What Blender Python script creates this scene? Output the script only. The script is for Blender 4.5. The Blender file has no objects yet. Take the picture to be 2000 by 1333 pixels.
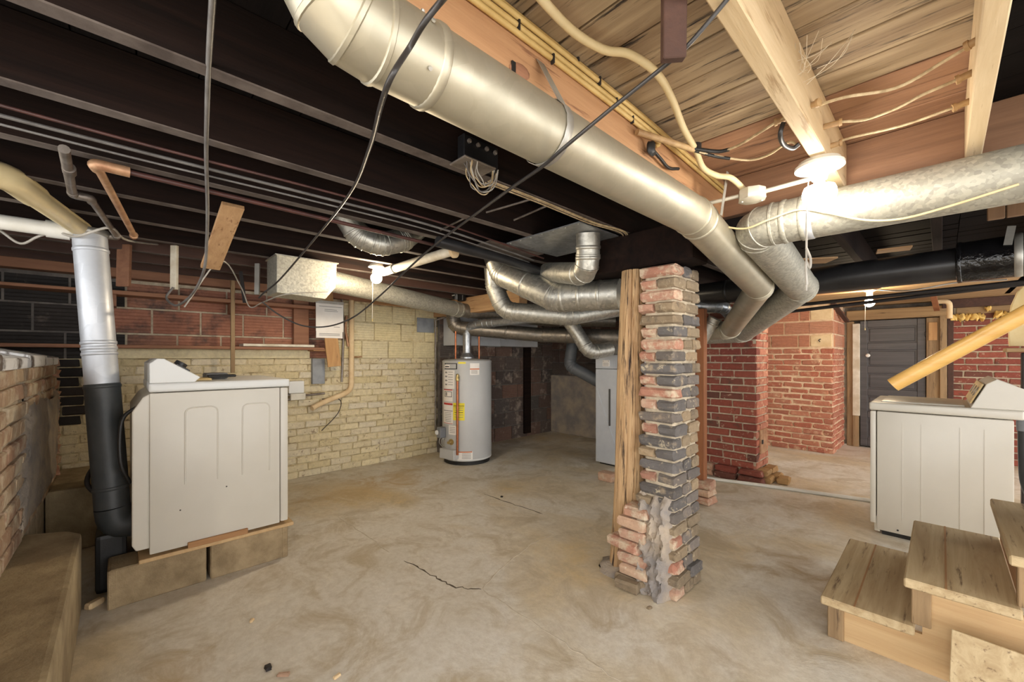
import bpy, bmesh, math, random
from mathutils import Vector, Matrix
random.seed(7)
SC = bpy.context.scene
COL = SC.collection
PI = math.pi

# ---------------------------------------------------------------- camera, world, exposure
cam_d = bpy.data.cameras.new('camera')
cam = bpy.data.objects.new('camera', cam_d); COL.objects.link(cam)
cam.location = (0, 0, 1.22)
cam.rotation_euler = (math.radians(90), 0, math.radians(46.397))
cam_d.sensor_width = 36; cam_d.lens = 14.4; cam_d.shift_y = 0.01525
cam_d.clip_start = 0.02
SC.camera = cam
w = bpy.data.worlds.new('world'); SC.world = w; w.use_nodes = True
w.node_tree.nodes['Background'].inputs[0].default_value = (1.0, 0.985, 0.97, 1)
w.node_tree.nodes['Background'].inputs[1].default_value = 2.5
SC.view_settings.view_transform = 'Standard'
SC.view_settings.look = 'None'
SC.view_settings.gamma = 1
SC.view_settings.use_curve_mapping = False
SC.view_settings.exposure = 0.85
BULB_MAIN, BULB_LEFT, BULB_FAR, BULB_BACK = 42, 250, 170, 400

# ---------------------------------------------------------------- materials
def S(r, g, b):
    def c(v):
        v /= 255.0
        return v/12.92 if v <= 0.04045 else ((v+0.055)/1.055)**2.4
    return (c(r), c(g), c(b), 1)

class NT:
    def __init__(s, name):
        s.m = bpy.data.materials.new(name); s.m.use_nodes = True
        s.t = s.m.node_tree; s.b = s.t.nodes['Principled BSDF']
    def n(s, typ, **kw):
        x = s.t.nodes.new(typ)
        for k, v in kw.items():
            if k.startswith('i_'):
                x.inputs[k[2:].replace('_', ' ')].default_value = v
            else: setattr(x, k, v)
        return x
    def l(s, a, b): s.t.links.new(a, b)
    def coord(s, scale=(1, 1, 1), kind='pos', rot=(0, 0, 0)):
        mp = s.n('ShaderNodeMapping'); mp.inputs['Scale'].default_value = scale; mp.inputs['Rotation'].default_value = rot
        if kind == 'pos': s.l(s.n('ShaderNodeNewGeometry').outputs['Position'], mp.inputs['Vector'])
        else: s.l(s.n('ShaderNodeTexCoord').outputs['Object'], mp.inputs['Vector'])
        return mp.outputs['Vector']
    def noise(s, vec, scale, detail=4, rough=0.6, dist=0.0):
        x = s.n('ShaderNodeTexNoise'); s.l(vec, x.inputs['Vector'])
        x.inputs['Scale'].default_value = scale; x.inputs['Detail'].default_value = detail
        x.inputs['Roughness'].default_value = rough; x.inputs['Distortion'].default_value = dist
        return x.outputs['Fac']
    def ramp(s, fac, stops, interp='LINEAR'):
        x = s.n('ShaderNodeValToRGB'); s.l(fac, x.inputs['Fac']); e = x.color_ramp.elements
        x.color_ramp.interpolation = interp
        while len(e) < len(stops): e.new(0.5)
        for i, (p, c) in enumerate(stops):
            e[i].position = p; e[i].color = c if len(c) == 4 else (*c, 1)
        return x.outputs['Color']
    def mix(s, fac, a, b, mode='MIX'):
        x = s.n('ShaderNodeMix'); x.data_type = 'RGBA'; x.blend_type = mode
        for v, i in ((fac, 0), (a, 6), (b, 7)):
            if hasattr(v, 'is_linked') or hasattr(v, 'links'): s.l(v, x.inputs[i])
            else: x.inputs[i].default_value = v
        return x.outputs[2]
    def bump(s, fac, strength=0.3, dist=0.01, prev=None):
        x = s.n('ShaderNodeBump'); s.l(fac, x.inputs['Height'])
        x.inputs['Strength'].default_value = strength; x.inputs['Distance'].default_value = dist
        if prev: s.l(prev, x.inputs['Normal'])
        return x.outputs['Normal']
    def done(s, color=None, rough=0.7, metal=0.0, normal=None, spec=None):
        if color is not None:
            if hasattr(color, 'links'): s.l(color, s.b.inputs['Base Color'])
            else: s.b.inputs['Base Color'].default_value = color
        if hasattr(rough, 'links'): s.l(rough, s.b.inputs['Roughness'])
        else: s.b.inputs['Roughness'].default_value = rough
        s.b.inputs['Metallic'].default_value = metal
        if normal: s.l(normal, s.b.inputs['Normal'])
        if spec is not None: s.b.inputs['Specular IOR Level'].default_value = spec
        return s.m
BW = ((0.0, (0, 0, 0)), (1.0, (1, 1, 1)))

def M(name, c1, c2=None, scale=6, rough=0.65, metal=0.0, bump=0.15, bscale=80, stretch=(1, 1, 1), kind='pos', lo=0.35, hi=0.65, bd=0.004, spec=None):
    t = NT(name); c2 = c2 or tuple(v*0.75 for v in c1[:3]) + (1,)
    v = t.coord(stretch, kind)
    col = t.ramp(t.noise(v, scale, 6), ((lo, c1), (hi, c2)))
    nr = t.bump(t.noise(v, bscale, 3), bump, bd) if bump else None
    return t.done(col, rough, metal, nr, spec)

def wood(name, c1, c2, axis=1, rough=0.75, kind='pos', dark=None, dt=0.58, spec=None):
    t = NT(name); st = [9, 9, 9]; st[axis] = 0.6
    v = t.coord(tuple(st), kind)
    n1 = t.noise(v, 2.2, 8, 0.65, 0.6)
    col = t.ramp(n1, ((0.28, c1), (0.5, tuple((a+b)/2 for a, b in zip(c1, c2))), (0.72, c2)))
    if dark:
        st2 = [22, 22, 22]; st2[axis] = 1.6
        n2 = t.noise(t.coord(tuple(st2), kind), 2.0, 6, 0.7)
        col = t.mix(t.ramp(n2, ((dt, (0, 0, 0)), (dt+0.1, (1, 1, 1)))), col, dark)
    n3 = t.noise(v, 9, 4)
    return t.done(col, rough, 0, t.bump(n3, 0.35, 0.004), spec)

def brick_mat(name, cols, mott=None, mfac=(0.5, 0.62), mscale=14, rough=0.9, mortar=None, bump=0.55):
    t = NT(name)
    r = t.n('ShaderNodeObjectInfo').outputs['Random']
    k = len(cols)
    base = t.ramp(r, tuple(((i/(k-1)) if k > 1 else 0, c) for i, c in enumerate(cols)))
    v = t.coord()
    n1 = t.noise(v, 30, 6, 0.7)
    col = t.mix(t.ramp(n1, ((0.3, (0, 0, 0)), (0.75, (0.55, 0.55, 0.55)))), base, t.mix(1.0, base, (0.5, 0.46, 0.43, 1), 'MULTIPLY'))
    if mott:
        col = t.mix(t.ramp(t.noise(v, mscale, 6, 0.65), ((mfac[0], (0, 0, 0)), (mfac[1], (1, 1, 1)))), col, mott)
    if mortar:
        col = t.mix(t.ramp(t.noise(v, 23, 5, 0.7), ((0.6, (0, 0, 0)), (0.68, (0.8, 0.8, 0.8)))), col, mortar)
    n = t.bump(t.noise(v, 55, 6, 0.75), bump, 0.008)
    return t.done(col, rough, 0, n)

def galv(name, c1, c2, rough=0.38, metal=0.85, scale=55):
    t = NT(name); v = t.coord()
    x = t.n('ShaderNodeTexVoronoi'); t.l(v, x.inputs['Vector']); x.inputs['Scale'].default_value = scale
    sp = t.n('ShaderNodeSeparateColor'); t.l(x.outputs['Color'], sp.inputs[0])
    big = t.noise(v, 5, 5)
    col = t.mix(t.ramp(sp.outputs[0], BW), c1, c2)
    col = t.mix(t.ramp(big, ((0.35, (0, 0, 0)), (0.75, (0.45, 0.45, 0.45)))), col, tuple(q*0.6 for q in c1[:3])+(1,))
    rr = t.ramp(big, ((0.3, (rough,)*3), (0.7, (min(rough+0.2, 1),)*3)))
    return t.done(col, rr, metal, t.bump(t.noise(v, 18, 3), 0.06, 0.01))

def emis(name, color, strength):
    t = NT(name); t.b.inputs['Emission Color'].default_value = color; t.b.inputs['Emission Strength'].default_value = strength
    return t.done(color, 0.4)

def floor_mat():
    t = NT('concrete_floor'); v = t.coord()
    big = t.noise(v, 0.75, 5, 0.6, 0.5)
    mid = t.noise(v, 3.2, 8, 0.7, 0.8)
    fine = t.noise(v, 26, 8, 0.75)
    c = t.ramp(big, ((0.34, S(214, 190, 146)), (0.44, S(216, 202, 176)), (0.54, S(226, 220, 208)), (0.68, S(214, 206, 190))))
    c = t.mix(t.ramp(mid, ((0.36, (0.9, 0.9, 0.9)), (0.5, (0.15, 0.15, 0.15)), (0.6, (0, 0, 0)))), c, S(186, 170, 142))
    c = t.mix(t.ramp(t.noise(v, 2.1, 9, 0.75, 1.2), ((0.56, (0, 0, 0)), (0.68, (0.75, 0.75, 0.75)))), c, S(232, 224, 208))
    c = t.mix(t.ramp(fine, ((0.35, (0.35, 0.35, 0.35)), (0.6, (0, 0, 0)))), c, S(172, 156, 130))
    sx = t.n('ShaderNodeSeparateXYZ'); t.l(t.n('ShaderNodeNewGeometry').outputs['Position'], sx.inputs[0])
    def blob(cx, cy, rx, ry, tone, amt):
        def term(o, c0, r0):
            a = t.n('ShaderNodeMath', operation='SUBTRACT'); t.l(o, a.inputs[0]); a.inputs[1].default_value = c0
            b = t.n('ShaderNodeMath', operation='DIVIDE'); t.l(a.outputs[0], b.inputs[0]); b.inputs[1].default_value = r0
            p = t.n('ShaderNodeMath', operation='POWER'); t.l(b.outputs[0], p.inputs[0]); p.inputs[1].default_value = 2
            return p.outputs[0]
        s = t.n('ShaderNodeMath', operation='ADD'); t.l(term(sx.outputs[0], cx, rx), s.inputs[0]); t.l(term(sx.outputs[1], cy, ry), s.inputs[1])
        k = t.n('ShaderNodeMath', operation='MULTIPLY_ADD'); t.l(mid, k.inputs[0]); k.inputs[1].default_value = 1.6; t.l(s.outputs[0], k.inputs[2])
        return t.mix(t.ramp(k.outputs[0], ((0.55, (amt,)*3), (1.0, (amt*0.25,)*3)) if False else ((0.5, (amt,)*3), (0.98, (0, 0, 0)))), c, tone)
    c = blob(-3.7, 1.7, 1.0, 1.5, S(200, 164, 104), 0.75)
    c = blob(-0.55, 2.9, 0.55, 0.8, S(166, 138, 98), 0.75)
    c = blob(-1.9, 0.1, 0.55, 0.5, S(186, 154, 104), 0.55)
    n = t.bump(fine, 0.25, 0.006, t.bump(mid, 0.25, 0.02))
    return t.done(c, t.ramp(mid, ((0.3, (0.55,)*3), (0.7, (0.85,)*3))), 0, n)

MAT = {}
def build_mats():
    m = MAT
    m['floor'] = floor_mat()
    m['crack'] = M('crack_dark', S(70, 60, 48), S(110, 98, 80), 30, 0.95)
    m['crack_light'] = M('crack_light', S(208, 198, 180), S(185, 172, 150), 30, 0.95)
    m['concrete'] = M('old_concrete', S(176, 158, 124), S(132, 114, 86), 5, 0.9, bump=0.5, bscale=40, bd=0.01)
    m['block'] = M('concrete_block', S(170, 150, 118), S(134, 116, 88), 9, 0.95, bump=0.8, bscale=120)
    m['mortar'] = M('mortar', S(196, 182, 158), S(160, 146, 124), 18, 0.95, bump=0.7, bscale=90)
    m['mortar_dark'] = M('sooty_mortar', S(84, 79, 76), S(122, 115, 108), 8, 0.95, bump=0.6)
    m['mortar_red'] = M('wash_mortar', S(236, 210, 178), S(206, 176, 142), 14, 0.95, bump=0.7)
    m['cream_mortar'] = M('painted_mortar', S(222, 208, 168), S(150, 132, 98), 11, 0.9, bump=0.6)
    m['cream_brick'] = brick_mat('painted_brick', [S(236, 222, 182), S(226, 212, 174), S(232, 222, 196), S(222, 206, 160)], S(168, 146, 104), (0.60, 0.74), 9, 0.7, S(120, 92, 66), 0.8)
    m['cream_tile'] = brick_mat('painted_tile', [S(238, 224, 176), S(228, 216, 180), S(236, 220, 168)], S(196, 172, 118), (0.58, 0.75), 6, 0.65, None, 0.25)
    m['red_tile'] = brick_mat('clay_tile', [S(172, 118, 94), S(158, 106, 86), S(184, 130, 104), S(150, 108, 88)], S(84, 68, 62), (0.50, 0.68), 5, 0.85, None, 0.3)
    m['far_tile'] = brick_mat('orange_clay_tile', [S(206, 144, 114), S(194, 132, 104), S(202, 150, 122)], S(150, 100, 76), (0.6, 0.75), 7, 0.8, None, 0.3)
    m['cream_block'] = M('cream_block', S(232, 208, 168), S(214, 184, 140), 9, 0.8)
    m['dark_tile'] = brick_mat('soot_tile', [S(34, 32, 32), S(48, 44, 42), S(40, 36, 34), S(58, 50, 46)], S(110, 98, 90), (0.6, 0.74), 6, 0.8, None, 0.4)
    m['grimy_tile'] = brick_mat('grimy_tile', [S(104, 90, 82), S(84, 76, 72), S(128, 98, 84), S(92, 88, 84)], S(178, 162, 148), (0.54, 0.72), 5, 0.85, None, 0.5)
    m['red_brick'] = brick_mat('red_brick', [S(148, 76, 60), S(132, 66, 54), S(160, 86, 68), S(104, 66, 54), S(152, 78, 62)], S(84, 64, 52), (0.58, 0.75), 10, 0.85, S(186, 160, 136), 0.5)
    m['wash_brick'] = brick_mat('washed_brick', [S(194, 120, 94), S(182, 108, 86), S(204, 138, 110), S(176, 112, 90), S(196, 130, 102)], S(220, 184, 150), (0.56, 0.74), 9, 0.9, S(226, 196, 158), 0.6)
    m['pale_brick'] = brick_mat('pale_brick', [S(204, 160, 134), S(194, 146, 120), S(210, 178, 150), S(186, 150, 126)], S(206, 190, 166), (0.52, 0.66), 10, 0.92, S(220, 206, 184), 0.8)
    m['tan_brick'] = brick_mat('tan_brick', [S(186, 150, 100), S(170, 134, 92), S(196, 164, 112)], S(140, 112, 76), (0.56, 0.7), 12, 0.95, None, 0.6)
    m['pier_red'] = brick_mat('pier_brick', [S(196, 146, 122), S(184, 128, 106), S(206, 166, 142), S(178, 128, 108)], S(206, 186, 160), (0.48, 0.62), 14, 0.92, S(214, 200, 176), 0.9)
    m['pier_grey'] = brick_mat('pier_grey_brick', [S(116, 112, 110), S(98, 93, 90), S(138, 128, 120), S(108, 101, 95)], S(168, 150, 126), (0.56, 0.7), 12, 0.92, S(198, 184, 156), 0.9)
    m['pier_tan'] = brick_mat('pier_tan_brick', [S(158, 140, 114), S(138, 122, 100), S(172, 150, 120)], S(96, 84, 72), (0.55, 0.7), 12, 0.92, S(204, 188, 158), 0.9)
    m['ledge_brick'] = brick_mat('ledge_brick', [S(190, 160, 132), S(176, 138, 114), S(200, 174, 142), S(182, 150, 122)], S(212, 198, 172), (0.5, 0.66), 8, 0.95, S(206, 188, 156), 0.9)
    m['parge'] = M('grey_parging', S(138, 132, 128), S(178, 162, 142), 6, 0.95, bump=0.8, bscale=35, bd=0.012)
    m['joist_dark'] = wood('sooty_joist', S(17, 14, 13), S(40, 27, 22), 1, 0.85, spec=0.12)
    m['joist_edge'] = M('joist_worn_edge', S(104, 94, 88), S(70, 60, 55), 9, 0.85)
    m['joist_red'] = wood('brown_joist', S(58, 38, 31), S(84, 56, 44), 1)
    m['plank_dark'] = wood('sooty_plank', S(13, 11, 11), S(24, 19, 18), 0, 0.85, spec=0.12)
    m['joist_orange'] = wood('amber_joist', S(196, 152, 110), S(168, 124, 86), 1, dark=S(136, 94, 66))
    m['joist_pale'] = wood('pale_joist', S(220, 198, 162), S(192, 166, 126), 1, dark=S(168, 140, 102))
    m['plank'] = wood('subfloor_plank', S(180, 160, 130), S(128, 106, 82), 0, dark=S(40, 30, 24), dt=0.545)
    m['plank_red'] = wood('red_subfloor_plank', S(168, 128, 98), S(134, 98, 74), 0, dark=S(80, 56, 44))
    m['wood_x'] = wood('board_x', S(204, 166, 122), S(166, 126, 86), 0, dark=S(140, 100, 66))
    m['wood_y'] = wood('board_y', S(186, 142, 96), S(150, 108, 70), 1)
    m['wood_z'] = wood('board_z', S(206, 166, 112), S(166, 120, 76), 2, dark=S(110, 74, 48))
    m['old_wood_x'] = wood('weathered_x', S(176, 146, 104), S(128, 100, 68), 0, dark=S(90, 70, 50))
    m['old_wood_z'] = wood('weathered_z', S(170, 142, 104), S(122, 98, 70), 2, dark=S(90, 70, 50))
    m['log'] = wood('log_wood', S(206, 174, 130), S(150, 114, 78), 2, dark=S(52, 36, 28), dt=0.53)
    m['header'] = wood('brown_header', S(150, 112, 84), S(118, 86, 64), 0)
    m['post_red'] = wood('post_wood', S(160, 102, 62), S(122, 76, 50), 2)
    m['shelf'] = wood('shelf_wood', S(166, 118, 88), S(128, 88, 66), 1)
    m['tread'] = wood('worn_tread', S(204, 184, 146), S(162, 136, 98), 1, dark=S(116, 92, 66))
    m['ply'] = wood('plywood', S(206, 176, 132), S(182, 148, 104), 0)
    m['white_wood'] = M('white_painted_wood', S(226, 220, 204), S(196, 184, 160), 8, 0.7)
    m['black_door'] = wood('black_door_paint', S(60, 58, 60), S(88, 84, 84), 0, 0.45)
    m['galv'] = galv('galvanized', S(206, 204, 194), S(168, 166, 158), 0.34)
    m['galv_rough'] = galv('spangled_galvanized', S(196, 193, 178), S(160, 157, 146), 0.5, 0.55, 90)
    m['galv_cool'] = galv('cool_galvanized', S(190, 194, 198), S(160, 164, 168), 0.3)
    m['duct_tan'] = galv('satin_duct', S(190, 183, 163), S(182, 175, 155), 0.36, 0.7, 25)
    m['duct_dark'] = galv('dull_duct', S(150, 142, 130), S(126, 120, 112), 0.38, 0.8, 40)
    m['black_duct'] = M('black_duct', S(30, 30, 32), S(46, 46, 48), 6, 0.32, bump=0.05)
    m['black_wrap'] = M('black_plastic_wrap', S(14, 14, 16), S(24, 24, 26), 12, 0.18, bump=0.5, bscale=22, bd=0.02)
    m['grey_metal'] = M('grey_metal', S(196, 198, 200), S(178, 180, 184), 3, 0.45, 0.1, bump=0.03)
    m['furnace'] = M('furnace_enamel', S(204, 208, 212), S(188, 192, 198), 3, 0.4, 0.1, bump=0.02)
    m['heater'] = M('heater_enamel', S(188, 188, 186), S(180, 180, 178), 3, 0.38, 0.0, bump=0)
    m['white'] = M('appliance_enamel', S(208, 203, 191), S(202, 197, 184), 2, 0.32, 0, bump=0)
    m['white_cool'] = M('cool_enamel', S(218, 219, 216), S(212, 213, 210), 2, 0.32, 0, bump=0)
    m['seam'] = M('dark_seam', S(70, 66, 60), None, 10, 0.6)
    m['black'] = M('black_rubber', S(22, 22, 22), S(34, 33, 32), 10, 0.5)
    m['black_gloss'] = M('black_plastic', S(26, 26, 28), S(38, 38, 40), 10, 0.35)
    m['grey_plastic'] = M('grey_plastic', S(120, 122, 126), S(104, 106, 110), 10, 0.5)
    m['copper'] = galv('copper', S(190, 120, 84), S(168, 102, 70), 0.3, 0.9)
    m['brass'] = galv('brass', S(206, 184, 130), S(190, 166, 110), 0.3, 0.8)
    m['iron'] = M('steel_pipe', S(150, 142, 134), S(108, 98, 90), 14, 0.45, 0.6)
    m['iron_rust'] = M('rusty_pipe', S(196, 158, 122), S(156, 112, 82), 14, 0.5, 0.4)
    m['iron_dark'] = M('dark_pipe', S(52, 46, 44), S(36, 32, 31), 10, 0.6, 0.2)
    m['strap'] = M('strap_metal', S(186, 184, 176), S(160, 156, 148), 9, 0.4, 0.6)
    m['pvc'] = M('pvc', S(230, 228, 220), S(214, 210, 198), 5, 0.4, bump=0)
    m['pvc_yellow'] = M('aged_pvc', S(226, 208, 164), S(214, 196, 150), 5, 0.4, bump=0)
    m['nm_cable'] = M('tan_cable', S(216, 186, 122), S(196, 164, 100), 9, 0.55)
    m['beige_cable'] = M('beige_cable', S(224, 206, 164), S(208, 188, 142), 9, 0.55)
    m['cloth_wire'] = M('cloth_wire', S(206, 186, 150), S(160, 138, 104), 40, 0.85)
    m['cord'] = M('black_cord', S(40, 38, 38), S(54, 50, 48), 10, 0.4)
    m['cord_grey'] = M('grey_cord', S(120, 117, 114), S(92, 88, 85), 10, 0.4)
    m['cord_white'] = M('white_cord', S(186, 182, 174), S(150, 144, 134), 10, 0.5)
    m['red_wire'] = M('red_wire', S(84, 48, 42), S(58, 36, 33), 10, 0.5)
    m['porcelain'] = M('porcelain', S(238, 234, 224), S(230, 224, 212), 4, 0.25, bump=0)
    m['tube_brown'] = M('insulator_tube', S(190, 158, 112), S(150, 116, 78), 20, 0.6)
    m['box_metal'] = M('octagon_box', S(206, 200, 184), S(188, 180, 162), 12, 0.5, 0.3)
    m['foil'] = galv('foil_wrap', S(206, 210, 216), S(192, 196, 202), 0.4, 0.5, 12)
    m['duct_black'] = M('dark_wrap', S(48, 52, 54), S(66, 68, 68), 7, 0.5, bump=0.3, bscale=25)
    m['paper'] = M('paper', S(240, 236, 230), S(232, 226, 218), 5, 0.7, bump=0)
    m['ink'] = M('ink', S(150, 146, 142), None, 10, 0.8, bump=0)
    m['ink_black'] = M('ink_black', S(40, 40, 42), None, 10, 0.7, bump=0)
    m['red_print'] = M('red_print', S(190, 60, 52), None, 10, 0.7, bump=0)
    m['orange_print'] = M('orange_print', S(222, 122, 66), None, 10, 0.7, bump=0)
    m['yellow'] = M('yellow_label', S(238, 222, 60), S(232, 214, 50), 5, 0.5, bump=0)
    m['rail'] = wood('varnished_rail', S(212, 172, 100), S(186, 142, 74), 0, 0.35)
    m['grey_pipe'] = M('grey_plastic_pipe', S(98, 101, 104), S(84, 87, 90), 6, 0.5, bump=0)
    m['foam'] = M('spray_foam', S(234, 200, 120), S(214, 172, 90), 12, 0.8, bump=0.6)
    m['web'] = M('cobweb', S(214, 200, 176), None, 10, 0.9, bump=0)
    m['cream_board'] = M('cream_board', S(238, 214, 160), S(224, 194, 134), 6, 0.6)
    m['bead'] = wood('beadboard', S(130, 100, 72), S(104, 78, 56), 2)
    m['slate'] = M('slate_panel', S(150, 154, 158), S(126, 130, 134), 8, 0.7)
    m['plaster_white'] = M('flaking_white_paint', S(232, 232, 232), S(96, 84, 74), 4, 0.8, lo=0.52, hi=0.62, stretch=(1, 6, 1), bump=0.6, bscale=30)
build_mats()

# ---------------------------------------------------------------- geometry helpers
def link(name, me, parent=None, loc=(0, 0, 0)):
    o = bpy.data.objects.new(name, me); COL.objects.link(o)
    L = Vector(loc)
    if parent is not None:
        o.parent = parent; L = L - world_loc(parent)
    o.location = L
    return o
def world_loc(o):
    v = Vector(o.location)
    while o.parent is not None:
        o = o.parent; v = v + Vector(o.location)
    return v
def tag(o, label=None, cat=None, group=None, kind=None):
    if label: o['label'] = label
    if cat: o['category'] = cat
    if group: o['group'] = group
    if kind: o['kind'] = kind
    return o
def thing(name, label, cat, loc=(0, 0, 0), group=None):
    o = bpy.data.objects.new(name, None); COL.objects.link(o); o.location = loc
    o.empty_display_size = 0.05
    return tag(o, label, cat, group)
def mk(name, verts, faces, mat, parent=None, smooth=False, sharp=40):
    vs = [Vector(v) for v in verts]
    lo = Vector((min(v.x for v in vs), min(v.y for v in vs), min(v.z for v in vs)))
    hi = Vector((max(v.x for v in vs), max(v.y for v in vs), max(v.z for v in vs)))
    c = (lo+hi)/2
    me = bpy.data.meshes.new(name); me.from_pydata([v-c for v in vs], [], faces); me.update()
    bm = bmesh.new(); bm.from_mesh(me); bmesh.ops.recalc_face_normals(bm, faces=bm.faces); bm.to_mesh(me); bm.free()
    if mat is not None: me.materials.append(MAT[mat] if isinstance(mat, str) else mat)
    if smooth:
        me.shade_smooth(); me.set_sharp_from_angle(angle=math.radians(sharp))
    return link(name, me, parent, c)
def bm_obj(name, bm, mat, parent=None, smooth=False, sharp=40):
    bmesh.ops.recalc_face_normals(bm, faces=bm.faces)
    vs = [v.co for v in bm.verts]
    c = Vector([(min(v[i] for v in vs)+max(v[i] for v in vs))/2 for i in range(3)])
    for v in bm.verts: v.co -= c
    me = bpy.data.meshes.new(name); bm.to_mesh(me); bm.free()
    mats = mat if isinstance(mat, (list, tuple)) else [mat]
    for k in mats: me.materials.append(MAT[k])
    if smooth:
        me.shade_smooth(); me.set_sharp_from_angle(angle=math.radians(sharp))
    return link(name, me, parent, c)
def box_bm(x0, x1, y0, y1, z0, z1, bevel=0.0, seg=1, M4=None):
    bm = bmesh.new()
    bmesh.ops.create_cube(bm, size=1)
    for v in bm.verts:
        v.co = Vector(((x0+x1)/2+v.co.x*(x1-x0), (y0+y1)/2+v.co.y*(y1-y0), (z0+z1)/2+v.co.z*(z1-z0)))
    if bevel: bmesh.ops.bevel(bm, geom=list(bm.edges), offset=bevel, segments=seg, affect='EDGES', profile=0.6)
    if M4 is not None: bmesh.ops.transform(bm, matrix=M4, verts=bm.verts)
    return bm
def bx(name, x0, x1, y0, y1, z0, z1, mat, parent=None, bevel=0.0, seg=1, smooth=False):
    return bm_obj(name, box_bm(min(x0, x1), max(x0, x1), min(y0, y1), max(y0, y1), min(z0, z1), max(z0, z1), bevel, seg), mat, parent, smooth)
def board(name, p0, p1, wid, thick, mat, parent=None, side=(0, 0, 1), bevel=0.002):
    """a board from p0 to p1; wid measured along 'side' (made perpendicular), thick along the third axis"""
    p0, p1 = Vector(p0), Vector(p1); d = (p1-p0); L = d.length; d.normalize()
    s = Vector(side); s = (s - d*s.dot(d)).normalized(); t = d.cross(s)
    R = Matrix((d, s, t)).transposed().to_4x4(); R.translation = (p0+p1)/2
    return bm_obj(name, box_bm(-L/2, L/2, -wid/2, wid/2, -thick/2, thick/2, bevel, 1, R), mat, parent)
def catmull(pts, k=6):
    P = [Vector(p) for p in pts]
    if len(P) < 3: return P
    Q = [P[0]*2-P[1]]+P+[P[-1]*2-P[-2]]; out = []
    for i in range(1, len(Q)-2):
        a, b, c, d = Q[i-1:i+3]
        for j in range(k):
            t = j/k
            out.append(0.5*((2*b)+(-a+c)*t+(2*a-5*b+4*c-d)*t*t+(-a+3*b-3*c+d)*t**3))
    out.append(P[-1]); return out
def sweep(bm, pts, r, n=12, caps=True, radii=None):
    P = [Vector(p) for p in pts]; m = len(P); rings = []
    T = []
    for i in range(m):
        a = (P[i]-P[i-1]).normalized() if i > 0 else None
        b = (P[i+1]-P[i]).normalized() if i < m-1 else None
        T.append((a or b, b or a))
    t0 = T[0][1]
    u = t0.orthogonal().normalized()
    for i in range(m):
        a, b = T[i]; t = (a+b)
        t = t.normalized() if t.length > 1e-6 else b
        u = (u - a*u.dot(a)).normalized(); v = a.cross(u)
        rr = radii[i] if radii else r
        ring = []
        den = max(t.dot(a), 0.35)
        for k in range(n):
            ang = 2*PI*k/n
            off = (u*math.cos(ang)+v*math.sin(ang))*rr
            off = off - a*(off.dot(t)/den)          # slide along the incoming axis onto the mitre plane
            ring.append(bm.verts.new(P[i]+off))
        rings.append(ring)
        u = (u - t*2*0*u.dot(t))
    for i in range(m-1):
        for k in range(n):
            k2 = (k+1) % n
            bm.faces.new((rings[i][k], rings[i][k2], rings[i+1][k2], rings[i+1][k]))
    if caps:
        bm.faces.new(rings[0][::-1]); bm.faces.new(rings[-1])
def tube(name, pts, r, mat, parent=None, n=12, caps=True, radii=None, sharp=50):
    bm = bmesh.new(); sweep(bm, pts, r, n, caps, radii)
    return bm_obj(name, bm, mat, parent, True, sharp)
def cord(name, pts, r, mat, parent=None, k=6, n=8):
    return tube(name, catmull(pts, k), r, mat, parent, n, True, None, 80)
def ring(name, c, d, r, wid, mat, parent=None, n=20, lip=0.003):
    c, d = Vector(c), Vector(d).normalized()
    return tube(name, [c-d*wid/2, c-d*wid*0.3, c+d*wid*0.3, c+d*wid/2], r, mat, parent, n, True, [r*0.99, r+lip, r+lip, r*0.99])
def lathe(name, c, prof, mat, parent=None, n=24, axis=(0, 0, 1), sharp=35):
    ax = Vector(axis).normalized(); u = ax.orthogonal().normalized(); v = ax.cross(u); c = Vector(c)
    vs, fs = [], []
    for (r, z) in prof:
        for k in range(n):
            a = 2*PI*k/n
            vs.append(c+ax*z+(u*math.cos(a)+v*math.sin(a))*max(r, 1e-4))
    for i in range(len(prof)-1):
        for k in range(n):
            k2 = (k+1) % n
            fs.append((i*n+k, i*n+k2, (i+1)*n+k2, (i+1)*n+k))
    fs.append(tuple(range(n))[::-1]); fs.append(tuple((len(prof)-1)*n+k for k in range(n)))
    return mk(name, vs, fs, mat, parent, True, sharp)
def prism(name, poly, lo, hi, axis, mat, parent=None, bevel=0.0, smooth=False):
    """2-D outline extruded along axis ('x': poly is (y,z); 'y': (x,z); 'z': (x,y))"""
    bm = bmesh.new()
    f = {'x': lambda p, t: (t, p[0], p[1]), 'y': lambda p, t: (p[0], t, p[1]), 'z': lambda p, t: (p[0], p[1], t)}[axis]
    A = [bm.verts.new(f(p, lo)) for p in poly]; Bv = [bm.verts.new(f(p, hi)) for p in poly]
    bm.faces.new(A); bm.faces.new(Bv[::-1]); n = len(poly)
    for i in range(n): bm.faces.new((A[i], A[(i+1) % n], Bv[(i+1) % n], Bv[i]))
    bmesh.ops.recalc_face_normals(bm, faces=bm.faces)
    if bevel: bmesh.ops.bevel(bm, geom=list(bm.edges), offset=bevel, segments=2, affect='EDGES', profile=0.6)
    return bm_obj(name, bm, mat, parent, smooth, 35)
def fillet(pts, R, k=3):
    P = [Vector(p) for p in pts]; out = [P[0]]; corners = []
    for i in range(1, len(P)-1):
        a = (P[i-1]-P[i]); b = (P[i+1]-P[i]); la, lb = a.length, b.length; a.normalize(); b.normalize()
        th = a.angle(b); d = min(R/math.tan(th/2), la*0.48, lb*0.48)
        A, Bp = P[i]+a*d, P[i]+b*d
        idx = []
        for j in range(k+1):
            t = j/k
            q = A*(1-t)**2+P[i]*2*t*(1-t)+Bp*t*t
            idx.append(len(out)); out.append(q)
        corners.append(idx)
    out.append(P[-1]); return out, corners
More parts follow.
